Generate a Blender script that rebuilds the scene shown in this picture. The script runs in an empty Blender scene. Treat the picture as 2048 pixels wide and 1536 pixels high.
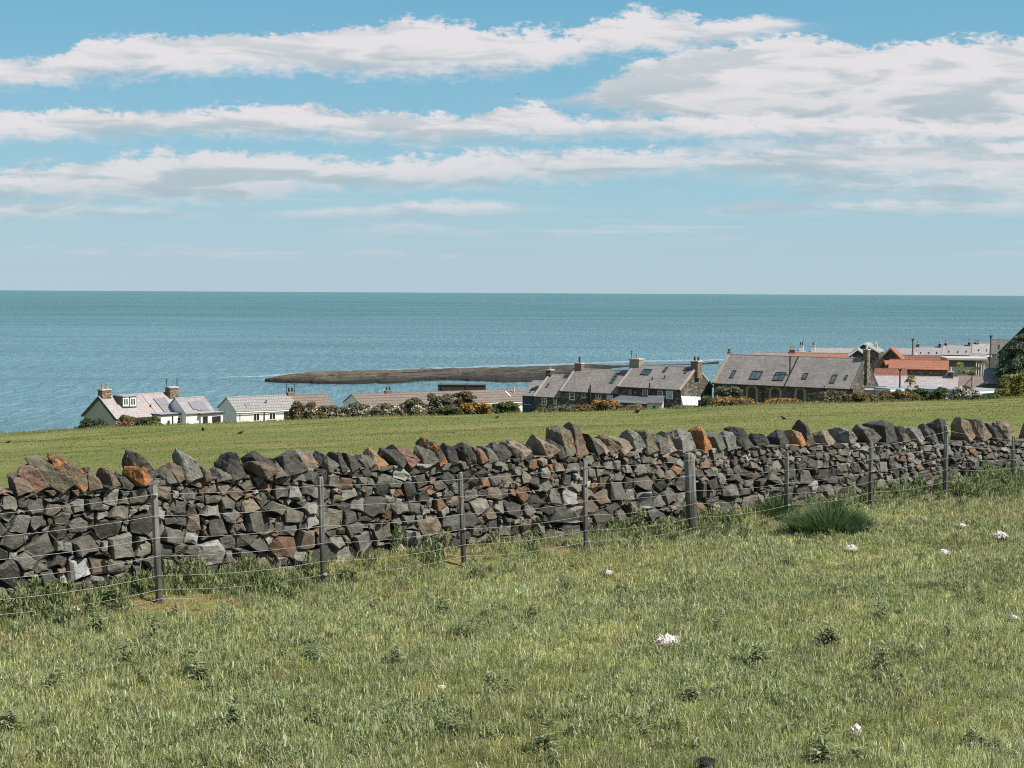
import bpy, bmesh, math, random
import numpy as np
from mathutils import Vector, Matrix
random.seed(7)
rng = np.random.default_rng(7)
R = math.radians
SC = bpy.context.scene
COL = SC.collection

# ------------------------------------------------------------------ camera
F = 2850.0                      # focal length in pixels of the 2048 px wide photograph
CZ = 34.0                       # eye height above the sea
PITCH = math.atan(183.5 / F)
ROLL = R(0.307)
_f = Vector((0, math.cos(PITCH), -math.sin(PITCH)))
_u0 = Vector((0, math.sin(PITCH), math.cos(PITCH)))
_r0 = Vector((1, 0, 0))
_r = _r0 * math.cos(ROLL) + _u0 * math.sin(ROLL)
_u = -_r0 * math.sin(ROLL) + _u0 * math.cos(ROLL)
cam_d = bpy.data.cameras.new('camera')
cam = bpy.data.objects.new('camera', cam_d)
COL.objects.link(cam)
cam_d.sensor_width = 36.0
cam_d.lens = 36.0 * F / 2048
cam_d.clip_start = 0.1
cam_d.clip_end = 120000
_m = Matrix((_r, _u, -_f)).transposed().to_4x4()
_m.translation = Vector((0, 0, CZ))
cam.matrix_world = _m
SC.camera = cam
SC.render.resolution_x, SC.render.resolution_y = 1024, 768


def ray(px, py):
    return _f + _r * ((px - 1024) / F) - _u * ((py - 768) / F)


def at(px, py, Y):
    d = ray(px, py)
    return Vector((0, 0, CZ)) + d * (Y / d.y)


def at_z(px, py, z):
    d = ray(px, py)
    return Vector((0, 0, CZ)) + d * ((z - CZ) / d.z)


# ------------------------------------------------------------------ light
SUN_EL = R(50)
SUN_AZ = math.atan2(0.80, -0.42)        # clockwise from +Y
sun_d = bpy.data.lights.new('sun', 'SUN')
sun = bpy.data.objects.new('sun', sun_d)
COL.objects.link(sun)
sun_d.energy = 4.3
sun_d.angle = R(0.53)
sun_d.color = (1.0, 0.955, 0.88)
to_sun = Vector((math.sin(SUN_AZ) * math.cos(SUN_EL), math.cos(SUN_AZ) * math.cos(SUN_EL), math.sin(SUN_EL)))
sun.rotation_euler = to_sun.to_track_quat('Z', 'Y').to_euler()
SC.view_settings.view_transform = 'Standard'
SC.view_settings.look = 'None'
SC.view_settings.exposure = 0.0
SC.view_settings.gamma = 1.0
SC.cycles.use_denoising = False
SC.cycles.pixel_filter_type = 'BLACKMAN_HARRIS'
SC.cycles.filter_width = 1.05


class NT:
    """tiny node-tree writer"""
    def __init__(s, tree):
        s.t = tree
        s.n = tree.nodes
        s.l = tree.links

    def node(s, typ, **kw):
        n = s.n.new(typ)
        for k, v in kw.items():
            setattr(n, k, v)
        return n

    def put(s, sock, v):
        if hasattr(v, 'node'):
            s.l.new(v, sock)
        elif isinstance(v, (tuple, list)) and len(v) == 3 and sock.type == 'RGBA':
            sock.default_value = (*v, 1)
        else:
            sock.default_value = v

    def math(s, op, a, b=0.0, c=0.0, clamp=False):
        n = s.node('ShaderNodeMath', operation=op, use_clamp=clamp)
        s.put(n.inputs[0], a); s.put(n.inputs[1], b); s.put(n.inputs[2], c)
        return n.outputs[0]

    def mix(s, f, a, b, mode='MIX'):
        n = s.node('ShaderNodeMix', data_type='RGBA', blend_type=mode)
        s.put(n.inputs[0], f); s.put(n.inputs[6], a); s.put(n.inputs[7], b)
        return n.outputs[2]

    def ramp(s, f, lo, hi, a=0.0, b=1.0, smooth=True):
        n = s.node('ShaderNodeMapRange', interpolation_type='SMOOTHSTEP' if smooth else 'LINEAR')
        for i, v in enumerate((f, lo, hi, a, b)):
            s.put(n.inputs[i], v)
        return n.outputs[0]

    def noise(s, vec, scale, detail=4, rough=0.55, dist=0.0, col=False, dim='3D'):
        n = s.node('ShaderNodeTexNoise', noise_dimensions=dim)
        s.put(n.inputs['Vector'], vec)
        n.inputs['Scale'].default_value = scale
        n.inputs['Detail'].default_value = detail
        n.inputs['Roughness'].default_value = rough
        n.inputs['Distortion'].default_value = dist
        return n.outputs['Color' if col else 'Fac']

    def comb(s, x, y, z):
        n = s.node('ShaderNodeCombineXYZ')
        s.put(n.inputs[0], x); s.put(n.inputs[1], y); s.put(n.inputs[2], z)
        return n.outputs[0]

    def sep(s, v):
        n = s.node('ShaderNodeSeparateXYZ')
        s.put(n.inputs[0], v)
        return n.outputs

    def coord(s, kind='Object'):
        return s.node('ShaderNodeTexCoord').outputs[kind]

    def bump(s, h, strength=0.5, dist=0.02):
        n = s.node('ShaderNodeBump')
        n.inputs['Strength'].default_value = strength
        n.inputs['Distance'].default_value = dist
        s.put(n.inputs['Height'], h)
        return n.outputs[0]


# ------------------------------------------------------------------ sky with its clouds (world shader, laid out by compass direction)
world = bpy.data.worlds.new('World')
SC.world = world
world.use_nodes = True
W = NT(world.node_tree)
W.n.clear()
SKY_STR = 0.10
sky = W.node('ShaderNodeTexSky', sky_type='NISHITA')
sky.sun_disc = False
sky.sun_elevation = SUN_EL
sky.sun_rotation = SUN_AZ
sky.altitude = 30
sky.air_density = 1.0
sky.dust_density = 1.2
sky.ozone_density = 2.0
dirv = W.coord('Generated')
dx, dy, dz = W.sep(dirv)
dyc = W.math('MAXIMUM', W.math('ABSOLUTE', dy), 0.12)
u = W.math('DIVIDE', dx, dyc)
v = W.math('DIVIDE', dz, dyc)


def uv_of(px, py):
    d = ray(px, py)
    return d.x / d.y, d.z / d.y


def fcurve(pts, idx):
    """float curve over compass direction u from (px, py) pairs"""
    n = W.node('ShaderNodeFloatCurve')
    c = n.mapping.curves[0]
    ps = []
    for px, py in pts:
        uu, vv = uv_of(px, py)
        ps.append(((uu + 0.54) / 1.08, vv / 0.25))
    ps.sort()
    while len(c.points) < len(ps):
        c.points.new(0.5, 0.5)
    for p, q in zip(c.points, ps):
        p.location = (min(max(q[0], 0), 1), q[1])
        p.handle_type = 'AUTO'
    n.mapping.use_clip = False
    n.mapping.update()
    W.put(n.inputs[1], W.math('DIVIDE', W.math('ADD', u, 0.54), 1.08))
    n.inputs[0].default_value = 1.0
    return W.math('MULTIPLY', n.outputs[0], 0.25)


# x, top, bottom in photograph pixels -> direction; (softness, opacity, whiteness)
BANDS = [
    ([(-500, 215, 235), (-60, 135, 178), (60, 122, 170), (130, 100, 172), (200, 80, 158), (350, 74, 155), (512, 72, 143), (700, 60, 150), (860, 44, 152),
      (1000, 60, 146), (1130, 64, 128), (1200, 46, 112), (1280, 26, 108), (1400, 36, 100), (1500, 36, 82), (1575, 44, 62), (1640, 56, 50), (2500, 56, 40)], 0.75, 1.0, 1.0),
    ([(-500, 205, 195), (1040, 205, 195), (1130, 201, 207), (1240, 140, 222), (1330, 112, 240), (1450, 92, 252), (1600, 74, 262), (1720, 92, 266),
      (1800, 88, 272), (2048, 80, 284), (2550, 60, 290)], 0.65, 1.0, 0.96),
    ([(-500, 230, 262), (0, 221, 286), (200, 226, 276), (380, 226, 268), (512, 213, 274), (700, 220, 277), (850, 234, 287), (960, 232, 282), (1060, 214, 276),
      (1150, 236, 276), (1280, 232, 274), (1500, 236, 280), (1700, 240, 284), (2048, 240, 290), (2550, 240, 290)], 0.8, 1.0, 0.96),
    ([(-500, 380, 405), (0, 345, 404), (180, 324, 402), (400, 303, 408), (500, 304, 404), (600, 312, 386), (780, 322, 380), (960, 308, 376), (1100, 307, 364),
      (1230, 298, 358), (1340, 306, 352), (1480, 300, 350), (1560, 284, 362), (1680, 276, 366), (1800, 280, 356), (2048, 276, 372), (2550, 270, 360)], 1.0, 0.92, 0.9),
    ([(-500, 330, 300), (1230, 330, 300), (1330, 296, 336), (1500, 268, 372), (1700, 262, 404), (2048, 262, 425), (2550, 262, 430)], 1.6, 0.60, 0.90),
    ([(-500, 384, 380), (1540, 386, 380), (1600, 376, 388), (1750, 354, 392), (1900, 362, 392), (2048, 344, 400), (2550, 340, 405)], 0.8, 0.8, 0.9),
    ([(-500, 400, 436), (0, 406, 434), (190, 411, 432), (300, 420, 434), (410, 431, 430), (500, 432, 430), (600, 424, 433), (760, 414, 431), (880, 402, 434), (1000, 410, 424), (1100, 418, 416), (2550, 418, 412)], 0.6, 0.75, 0.9),
    ([(-500, 424, 418), (1380, 424, 418), (1440, 418, 425), (1530, 405, 426), (1640, 410, 422), (1720, 403, 425), (2048, 404, 426), (2550, 405, 425)], 0.6, 0.75, 0.9),
    ([(-500, 470, 462), (640, 468, 462), (720, 454, 466), (820, 448, 468), (920, 458, 468), (1010, 466, 472), (1120, 470, 474), (1180, 472, 468), (1400, 480, 476), (1450, 471, 483), (1500, 480, 478), (2550, 480, 474)], 0.6, 0.4, 0.9),
]
pw = W.comb(W.math('MULTIPLY', u, 30.0), W.math('MULTIPLY', v, 62.0), 3.1)
n_big = W.noise(pw, 0.55, 2, 0.5)
n_mid = W.noise(pw, 1.7, 7, 0.62, 0.35)
n_fine = W.noise(pw, 6.5, 5, 0.6, 0.3)
nz = W.math('ADD', W.math('MULTIPLY', W.math('SUBTRACT', n_mid, 0.5), 0.034), W.math('MULTIPLY', W.math('SUBTRACT', n_fine, 0.5), 0.012))
alpha = None
shade = None
for pts, soft, op, wh in BANDS:
    vt = fcurve([(a, b) for a, b, c in pts], 0)
    vb = fcurve([(a, c) for a, b, c in pts], 1)
    th = W.math('SUBTRACT', vt, vb)
    amp = W.ramp(th, 0.0, 0.022, 0.12, 1.0)
    nn = W.math('MULTIPLY', nz, amp)
    up = W.math('ADD', W.math('SUBTRACT', vt, v), nn)
    dn = W.math('ADD', W.math('SUBTRACT', v, vb), W.math('MULTIPLY', nn, 0.8))
    s1 = W.ramp(up, -0.0042, 0.0040 * soft)
    s2 = W.ramp(dn, -0.0058, 0.0110 * soft)
    a = W.math('MULTIPLY', W.math('MULTIPLY', s1, s2), op)
    h = W.math('DIVIDE', W.math('SUBTRACT', v, vb), W.math('MAXIMUM', th, 0.004), clamp=True)
    sh = W.math('MULTIPLY', W.ramp(h, 0.0, 0.85, 0.84, 1.0), wh)
    if alpha is None:
        alpha, shade = a, sh
    else:
        # composite the nearer band over the others
        shade_n = W.node('ShaderNodeMix', data_type='FLOAT')
        W.put(shade_n.inputs[0], a); W.put(shade_n.inputs[2], shade); W.put(shade_n.inputs[3], sh)
        shade = shade_n.outputs[0]
        alpha = W.math('MAXIMUM', alpha, a)
# thin streaks low over the sea
pst = W.comb(W.math('MULTIPLY', u, 7.0), W.math('MULTIPLY', v, 150.0), 9.0)
st = W.ramp(W.noise(pst, 0.9, 4, 0.55), 0.50, 0.72)
st = W.math('MULTIPLY', st, W.math('MULTIPLY', W.ramp(v, 0.012, 0.03), W.ramp(v, 0.085, 0.05)))
alpha = W.math('MAXIMUM', alpha, W.math('MULTIPLY', st, 0.42))
# clouds behind the viewer and overhead, only for the light and reflections
dome = W.ramp(W.noise(dirv, 2.2, 5, 0.55), 0.50, 0.62)
back = W.math('MAXIMUM', W.ramp(dy, 0.35, 0.1), W.ramp(dz, 0.34, 0.5))
dome = W.math('MULTIPLY', W.math('MULTIPLY', dome, back), W.ramp(dz, 0.02, 0.12))
alpha = W.math('MAXIMUM', alpha, W.math('MULTIPLY', dome, 0.55))
alpha = W.math('MULTIPLY', alpha, W.ramp(dz, 0.0, 0.03, 0.2, 1.0))
# soft billows of grey inside the clouds
bil = W.noise(W.comb(W.math('MULTIPLY', u, 17.0), W.math('MULTIPLY', v, 85.0), 7.7), 1.0, 6, 0.55, 0.4)
shade = W.math('MULTIPLY', shade, W.ramp(bil, 0.36, 0.60, 0.82, 1.06))
shade = W.math('MAXIMUM', shade, 0.62)
cloudc = W.mix(W.ramp(shade, 0.62, 1.0), (0.42, 0.52, 0.57), (0.775, 0.755, 0.775))
cloudc_s = W.node('ShaderNodeVectorMath', operation='SCALE')
W.put(cloudc_s.inputs[0], cloudc)
cloudc_s.inputs['Scale'].default_value = 1.0 / SKY_STR / 2 ** 0.70
# clear air: deep cyan blue above, paling towards the sea horizon
EXPO = 0.70
SC.view_settings.exposure = EXPO
SC.render.film_transparent = False
_e = 2 ** EXPO
grad = W.node('ShaderNodeValToRGB')
W.put(grad.inputs[0], W.math('DIVIDE', dz, 0.6))
els = grad.color_ramp.elements
stops = [(0.0, (0.470, 0.610, 0.700)), (0.045, (0.405, 0.580, 0.680)), (0.11, (0.325, 0.560, 0.672)), (0.19, (0.235, 0.500, 0.650)), (0.33, (0.150, 0.420, 0.600)), (1.0, (0.06, 0.20, 0.42))]
while len(els) < len(stops): els.new(0.5)
for e_, (p_, c_) in zip(els, stops):
    e_.position = p_; e_.color = (*c_, 1)
gs = W.node('ShaderNodeVectorMath', operation='SCALE')
W.put(gs.inputs[0], grad.outputs[0]); gs.inputs['Scale'].default_value = 1.0 / SKY_STR / _e
skyc = W.mix(0.12, gs.outputs[0], sky.outputs[0])
full = W.mix(alpha, skyc, cloudc_s.outputs[0])
bg = W.node('ShaderNodeBackground')
W.put(bg.inputs[0], full)
bg.inputs[1].default_value = SKY_STR
wo = W.node('ShaderNodeOutputWorld')
W.l.new(bg.outputs[0], wo.inputs[0])


# ------------------------------------------------------------------ materials
def new_mat(name):
    m = bpy.data.materials.new(name)
    m.use_nodes = True
    t = NT(m.node_tree)
    b = t.n['Principled BSDF']
    return m, t, b


def spec(b, rough, s=0.3):
    b.inputs['Roughness'].default_value = rough
    b.inputs['Specular IOR Level'].default_value = s


def plain(name, c, rough=0.7, var=0.25, scale=3.0, s=0.3, metallic=0.0, bump=0.0):
    m, t, b = new_mat(name)
    p = t.coord()
    n = t.noise(p, scale, 6, 0.6)
    k = t.ramp(n, 0.25, 0.75, 1 - var, 1 + var, False)
    cc = t.mix(1.0, c, t.comb(k, k, k), 'MULTIPLY')
    t.put(b.inputs['Base Color'], cc)
    spec(b, rough, s)
    b.inputs['Metallic'].default_value = metallic
    if bump:
        t.put(b.inputs['Normal'], t.bump(t.noise(p, scale * 6, 5, 0.6), bump, 0.02))
    return m


def courses(name, c1, c2, mortar, w, h, rough=0.8, stain=(0.5, 0.5, 0.5), stain_amt=0.3, stain_scale=0.6, gap=0.012, zs=1.0, axis='x', offset=0.5):
    """rows of slates, tiles, bricks or rubble; pattern lives in the object's own coordinates"""
    m, t, b = new_mat(name)
    p = t.coord()
    x, y, z = t.sep(p)
    hx = t.math('ADD', x, t.math('MULTIPLY', y, 0.83)) if axis == 'xy' else x
    vec = t.comb(hx, t.math('MULTIPLY', z, zs), 0.0)
    br = t.node('ShaderNodeTexBrick')
    t.put(br.inputs['Vector'], vec)
    br.offset = offset
    br.inputs['Scale'].default_value = 1.0
    br.inputs['Brick Width'].default_value = w
    br.inputs['Row Height'].default_value = h
    br.inputs['Mortar Size'].default_value = gap
    br.inputs['Bias'].default_value = -0.1
    t.put(br.inputs['Color1'], c1); t.put(br.inputs['Color2'], c2); t.put(br.inputs['Mortar'], mortar)
    n = t.noise(p, stain_scale, 6, 0.62, 0.6)
    c = t.mix(t.math('MULTIPLY', t.ramp(n, 0.42, 0.68), stain_amt), br.outputs['Color'], stain)
    n2 = t.noise(p, 2.6, 6, 0.7)
    k = t.ramp(n2, 0.2, 0.8, 0.72, 1.28, False)
    c = t.mix(1.0, c, t.comb(k, k, k), 'MULTIPLY')
    t.put(b.inputs['Base Color'], c)
    spec(b, rough, 0.25)
    t.put(b.inputs['Normal'], t.bump(br.outputs['Fac'], 0.5, -0.03))
    return m


def rubble(name, c1, c2, c3, mortar, scale=2.2):
    m, t, b = new_mat(name)
    p = t.coord()
    x, y, z = t.sep(p)
    vec = t.comb(x, y, t.math('MULTIPLY', z, 1.5))
    vo = t.node('ShaderNodeTexVoronoi', feature='F1')
    t.put(vo.inputs['Vector'], vec); vo.inputs['Scale'].default_value = scale
    vd = t.node('ShaderNodeTexVoronoi', feature='DISTANCE_TO_EDGE')
    t.put(vd.inputs['Vector'], vec); vd.inputs['Scale'].default_value = scale
    r, g, bl = t.sep(vo.outputs['Color'])
    c = t.mix(t.ramp(r, 0.2, 0.8), c1, c2)
    c = t.mix(t.ramp(g, 0.72, 0.8), c, c3)
    n = t.noise(p, 5, 5, 0.65)
    k = t.ramp(n, 0.2, 0.8, 0.65, 1.35, False)
    c = t.mix(1.0, c, t.comb(k, k, k), 'MULTIPLY')
    e = t.ramp(vd.outputs[0], 0.02, 0.07)
    c = t.mix(e, mortar, c)
    t.put(b.inputs['Base Color'], c)
    spec(b, 0.9, 0.2)
    t.put(b.inputs['Normal'], t.bump(e, 0.6, 0.05))
    return m


def vcol_mat(name, rough=0.8, s=0.2, transl=0.0, noise_scale=0.0, nvar=0.25, bump=0.0, bscale=30):
    m, t, b = new_mat(name)
    at_ = t.node('ShaderNodeAttribute', attribute_name='Col')
    c = at_.outputs['Color']
    if noise_scale:
        p = t.coord()
        k = t.ramp(t.noise(p, noise_scale, 6, 0.65), 0.25, 0.75, 1 - nvar, 1 + nvar, False)
        c = t.mix(1.0, c, t.comb(k, k, k), 'MULTIPLY')
        if bump:
            t.put(b.inputs['Normal'], t.bump(t.noise(p, bscale, 6, 0.65), bump, 0.012))
    t.put(b.inputs['Base Color'], c)
    spec(b, rough, s)
    if transl:
        tr = t.node('ShaderNodeBsdfTranslucent')
        t.put(tr.inputs[0], c)
        mx = t.node('ShaderNodeMixShader')
        mx.inputs[0].default_value = transl
        out = t.n['Material Output']
        t.l.new(b.outputs[0], mx.inputs[1]); t.l.new(tr.outputs[0], mx.inputs[2])
        t.l.new(mx.outputs[0], out.inputs[0])
    return m


def rock_mat(name):
    """field stone: own colour per stone, streaks, pale and orange lichen patches"""
    m, t, b = new_mat(name)
    a = t.node('ShaderNodeAttribute', attribute_name='Col')
    c = a.outputs['Color']
    lich = a.outputs['Alpha']
    p = t.coord()
    n1 = t.noise(p, 9, 7, 0.68, 0.5)
    k = t.ramp(n1, 0.25, 0.75, 0.45, 1.6, False)
    c = t.mix(1.0, c, t.comb(k, k, k), 'MULTIPLY')
    px_, py_, pz_ = t.sep(p)
    crack = t.noise(t.comb(t.math('MULTIPLY', px_, 5.0), t.math('MULTIPLY', py_, 5.0), t.math('MULTIPLY', pz_, 30.0)), 1.0, 4, 0.6, 1.2)
    c = t.mix(t.math('MULTIPLY', t.ramp(crack, 0.56, 0.66), 0.35), c, (0.20, 0.185, 0.15))
    c = t.mix(t.math('MULTIPLY', t.ramp(crack, 0.40, 0.34), 0.6), c, (0.02, 0.02, 0.018))
    n2 = t.noise(p, 26, 5, 0.7)
    pale = t.math('MULTIPLY', t.ramp(n2, 0.60, 0.72), t.ramp(t.noise(p, 3.1, 3, 0.5), 0.45, 0.65))
    c = t.mix(t.math('MULTIPLY', pale, 0.45), c, (0.30, 0.29, 0.26))
    n3 = t.noise(p, 14, 5, 0.65, 0.3)
    thr = t.math('SUBTRACT', 0.88, t.math('MULTIPLY', lich, 0.44))
    om = t.ramp(n3, thr, t.math('ADD', thr, 0.05))
    c = t.mix(t.math('MULTIPLY', om, 0.85), c, (0.42, 0.16, 0.035))
    t.put(b.inputs['Base Color'], c)
    spec(b, 0.82, 0.25)
    t.put(b.inputs['Normal'], t.bump(t.math('ADD', n1, t.math('MULTIPLY', t.noise(p, 55, 5, 0.7), 0.6)), 0.9, 0.03))
    return m


M = {}
M['rock'] = rock_mat('field_stone')
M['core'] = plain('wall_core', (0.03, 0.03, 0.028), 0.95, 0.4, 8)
M['slate_pink'] = courses('slate_pink', (0.36, 0.325, 0.315), (0.30, 0.275, 0.27), (0.22, 0.20, 0.195), 0.34, 0.2, 0.75, (0.33, 0.22, 0.16), 0.35, 0.7, 0.010)
M['slate_pale'] = courses('slate_pale', (0.285, 0.265, 0.255), (0.24, 0.225, 0.22), (0.20, 0.188, 0.182), 0.28, 0.2, 0.7, (0.38, 0.32, 0.28), 0.35, 0.8, 0.010)
M['slate_grey'] = courses('slate_grey', (0.23, 0.205, 0.185), (0.175, 0.155, 0.14), (0.11, 0.10, 0.09), 0.36, 0.22, 0.75, (0.13, 0.115, 0.095), 0.55, 0.55, 0.010)
M['slate_warm'] = courses('slate_warm', (0.25, 0.22, 0.20), (0.195, 0.172, 0.158), (0.125, 0.11, 0.10), 0.36, 0.22, 0.75, (0.15, 0.12, 0.095), 0.5, 0.6, 0.010)
M['slate_dark'] = courses('slate_dark', (0.15, 0.145, 0.12), (0.11, 0.105, 0.09), (0.07, 0.07, 0.06), 0.36, 0.22, 0.75, (0.08, 0.085, 0.06), 0.4, 0.7, 0.010)
M['tile_brown'] = courses('tile_brown', (0.235, 0.185, 0.148), (0.195, 0.155, 0.125), (0.115, 0.09, 0.072), 0.34, 0.30, 0.85, (0.17, 0.13, 0.10), 0.35, 0.6, 0.045)
M['tile_plain'] = courses('plain_brown_tile', (0.215, 0.165, 0.135), (0.185, 0.145, 0.12), (0.16, 0.125, 0.10), 0.22, 0.2, 0.85, (0.14, 0.11, 0.09), 0.35, 0.6, 0.010)
M['tile_grey'] = courses('tile_grey', (0.315, 0.295, 0.28), (0.27, 0.25, 0.24), (0.17, 0.157, 0.148), 0.34, 0.30, 0.85, (0.28, 0.24, 0.21), 0.3, 0.6, 0.04)
M['pantile'] = courses('red_pantile', (0.345, 0.145, 0.085), (0.30, 0.125, 0.074), (0.22, 0.09, 0.055), 0.22, 0.30, 0.85, (0.22, 0.08, 0.045), 0.4, 0.5, 0.03)
M['pantile_dark'] = courses('dark_red_tile', (0.25, 0.10, 0.065), (0.20, 0.085, 0.06), (0.10, 0.04, 0.03), 0.24, 0.34, 0.85, (0.14, 0.07, 0.05), 0.4, 0.5, 0.03)
M['white'] = plain('white_render', (0.68, 0.67, 0.64), 0.85, 0.10, 1.2, 0.2)
M['cream'] = plain('grey_render', (0.40, 0.385, 0.33), 0.9, 0.12, 1.2, 0.2)
M['stone'] = rubble('dark_rubble', (0.070, 0.066, 0.058), (0.115, 0.105, 0.087), (0.20, 0.17, 0.125), (0.045, 0.042, 0.038), 2.6)
M['stone_brown'] = rubble('brown_rubble', (0.16, 0.11, 0.075), (0.21, 0.155, 0.11), (0.28, 0.2, 0.14), (0.08, 0.06, 0.05), 2.8)
M['quoin'] = plain('dressed_sandstone', (0.24, 0.215, 0.165), 0.9, 0.3, 3)
M['coping'] = plain('coping_stone', (0.32, 0.28, 0.24), 0.9, 0.25, 3)
M['brick'] = courses('red_brick', (0.27, 0.105, 0.065), (0.20, 0.085, 0.055), (0.26, 0.21, 0.18), 0.23, 0.075, 0.9, (0.1, 0.07, 0.06), 0.4, 1.2, 0.008, axis='xy')
M['pot'] = plain('clay_pot', (0.30, 0.22, 0.16), 0.85, 0.2, 6)
M['pot_dark'] = plain('dark_pot', (0.035, 0.033, 0.032), 0.7, 0.2, 6)
M['cement'] = plain('cement', (0.46, 0.43, 0.39), 0.9, 0.2, 4)
M['frame_w'] = plain('white_paint', (0.78, 0.78, 0.76), 0.45, 0.06, 4, 0.4)
M['frame_d'] = plain('dark_frame', (0.028, 0.032, 0.03), 0.5, 0.15, 4, 0.4)
M['lead'] = plain('lead_flashing', (0.30, 0.31, 0.32), 0.55, 0.15, 3)
M['blue'] = plain('blue_boards', (0.018, 0.055, 0.10), 0.6, 0.25, 3)
M['boards'] = plain('dark_boards', (0.035, 0.035, 0.032), 0.8, 0.6, 1.2)
M['tar'] = plain('tarred_metal', (0.02, 0.02, 0.02), 0.6, 0.2, 4)
M['felt'] = plain('roof_felt', (0.10, 0.10, 0.10), 0.9, 0.25, 1.5)
M['bluefelt'] = plain('pale_sheet_roof', (0.24, 0.29, 0.315), 0.6, 0.15, 1.5)
M['greywall'] = plain('grey_cladding', (0.17, 0.18, 0.155), 0.8, 0.15, 1.5)
M['bark'] = plain('bark', (0.07, 0.055, 0.042), 0.9, 0.35, 12, 0.2, 0, 0.4)
M['wool'] = plain('wool', (0.72, 0.64, 0.60), 0.95, 0.12, 20)
M['crow'] = plain('black_feathers', (0.012, 0.012, 0.014), 0.5, 0.2, 20, 0.4)
M['beak'] = plain('beak_and_legs', (0.05, 0.045, 0.04), 0.6, 0.1, 20)
M['wire'] = plain('galvanised_wire', (0.30, 0.30, 0.285), 0.5, 0.3, 5, 0.4, 0.3)
M['staple'] = plain('wire_tie', (0.55, 0.55, 0.52), 0.5, 0.2, 5, 0.5, 0.3)
M['sheet'] = plain('white_sheet', (0.50, 0.51, 0.51), 0.35, 0.08, 2, 0.5)
M['foliage'] = vcol_mat('leaves', 0.65, 0.2, 0.38)
M['grass'] = vcol_mat('grass_blades', 0.6, 0.2, 0.42)


def glass_mat(name, c, rough=0.08):
    m, t, b = new_mat(name)
    n = t.noise(t.coord(), 1.3, 3)
    k = t.ramp(n, 0.3, 0.7, 0.6, 1.5, False)
    t.put(b.inputs['Base Color'], t.mix(1.0, c, t.comb(k, k, k), 'MULTIPLY'))
    spec(b, rough, 0.6)
    return m


M['glass'] = glass_mat('window_glass', (0.018, 0.02, 0.022))
M['skyglass'] = glass_mat('rooflight_glass', (0.05, 0.075, 0.075), 0.12)
M['paleglass'] = glass_mat('lantern_glass', (0.30, 0.40, 0.42), 0.1)


def solar_mat():
    m, t, b = new_mat('solar_panel')
    p = t.coord()
    x, y, z = t.sep(p)
    br = t.node('ShaderNodeTexBrick')
    t.put(br.inputs['Vector'], t.comb(x, t.math('MULTIPLY', z, 1.7), 0.0))
    br.offset = 0.0
    br.inputs['Scale'].default_value = 1
    br.inputs['Brick Width'].default_value = 0.26
    br.inputs['Row Height'].default_value = 0.26
    br.inputs['Mortar Size'].default_value = 0.012
    t.put(br.inputs['Color1'], (0.22, 0.21, 0.215)); t.put(br.inputs['Color2'], (0.20, 0.19, 0.20)); t.put(br.inputs['Mortar'], (0.30, 0.29, 0.29))
    t.put(b.inputs['Base Color'], br.outputs[0])
    spec(b, 0.3, 0.7)
    return m


M['solar'] = solar_mat()


def post_mat():
    m, t, b = new_mat('weathered_timber')
    p = t.coord()
    x, y, z = t.sep(p)
    vec = t.comb(t.math('MULTIPLY', x, 60.0), t.math('MULTIPLY', y, 60.0), t.math('MULTIPLY', z, 3.0))
    n = t.noise(vec, 1.0, 6, 0.65, 0.4)
    c = t.mix(t.ramp(n, 0.3, 0.7), (0.085, 0.080, 0.068), (0.30, 0.285, 0.245))
    lower_dark = t.ramp(t.math('ADD', z, t.math('MULTIPLY', t.noise(p, 9, 4), 0.3)), 0.95, 0.5)         # darker towards the foot of the post, with a ragged edge
    c = t.mix(t.math('MULTIPLY', lower_dark, 0.7), c, (0.022, 0.020, 0.018))
    t.put(b.inputs['Base Color'], c)
    spec(b, 0.85, 0.2)
    t.put(b.inputs['Normal'], t.bump(n, 0.6, 0.008))
    return m


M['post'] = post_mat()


def field_mat():
    m, t, b = new_mat('pasture')
    p = t.coord()
    x, y, z = t.sep(p)
    c = t.mix(t.ramp(t.noise(p, 0.09, 4, 0.6), 0.35, 0.65), (0.148, 0.172, 0.044), (0.225, 0.202, 0.078))
    c = t.mix(t.math('MULTIPLY', t.ramp(t.noise(p, 0.8, 6, 0.7), 0.4, 0.7), 0.6), c, (0.135, 0.155, 0.042))
    c = t.mix(t.math('MULTIPLY', t.ramp(t.noise(p, 7, 5, 0.7), 0.5, 0.75), 0.5), c, (0.30, 0.26, 0.13))
    t.put(b.inputs['Base Color'], c)
    spec(b, 0.95, 0.1)
    t.put(b.inputs['Normal'], t.bump(t.noise(p, 5, 6, 0.75), 0.8, 0.12))
    return m


M['field'] = field_mat()


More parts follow.
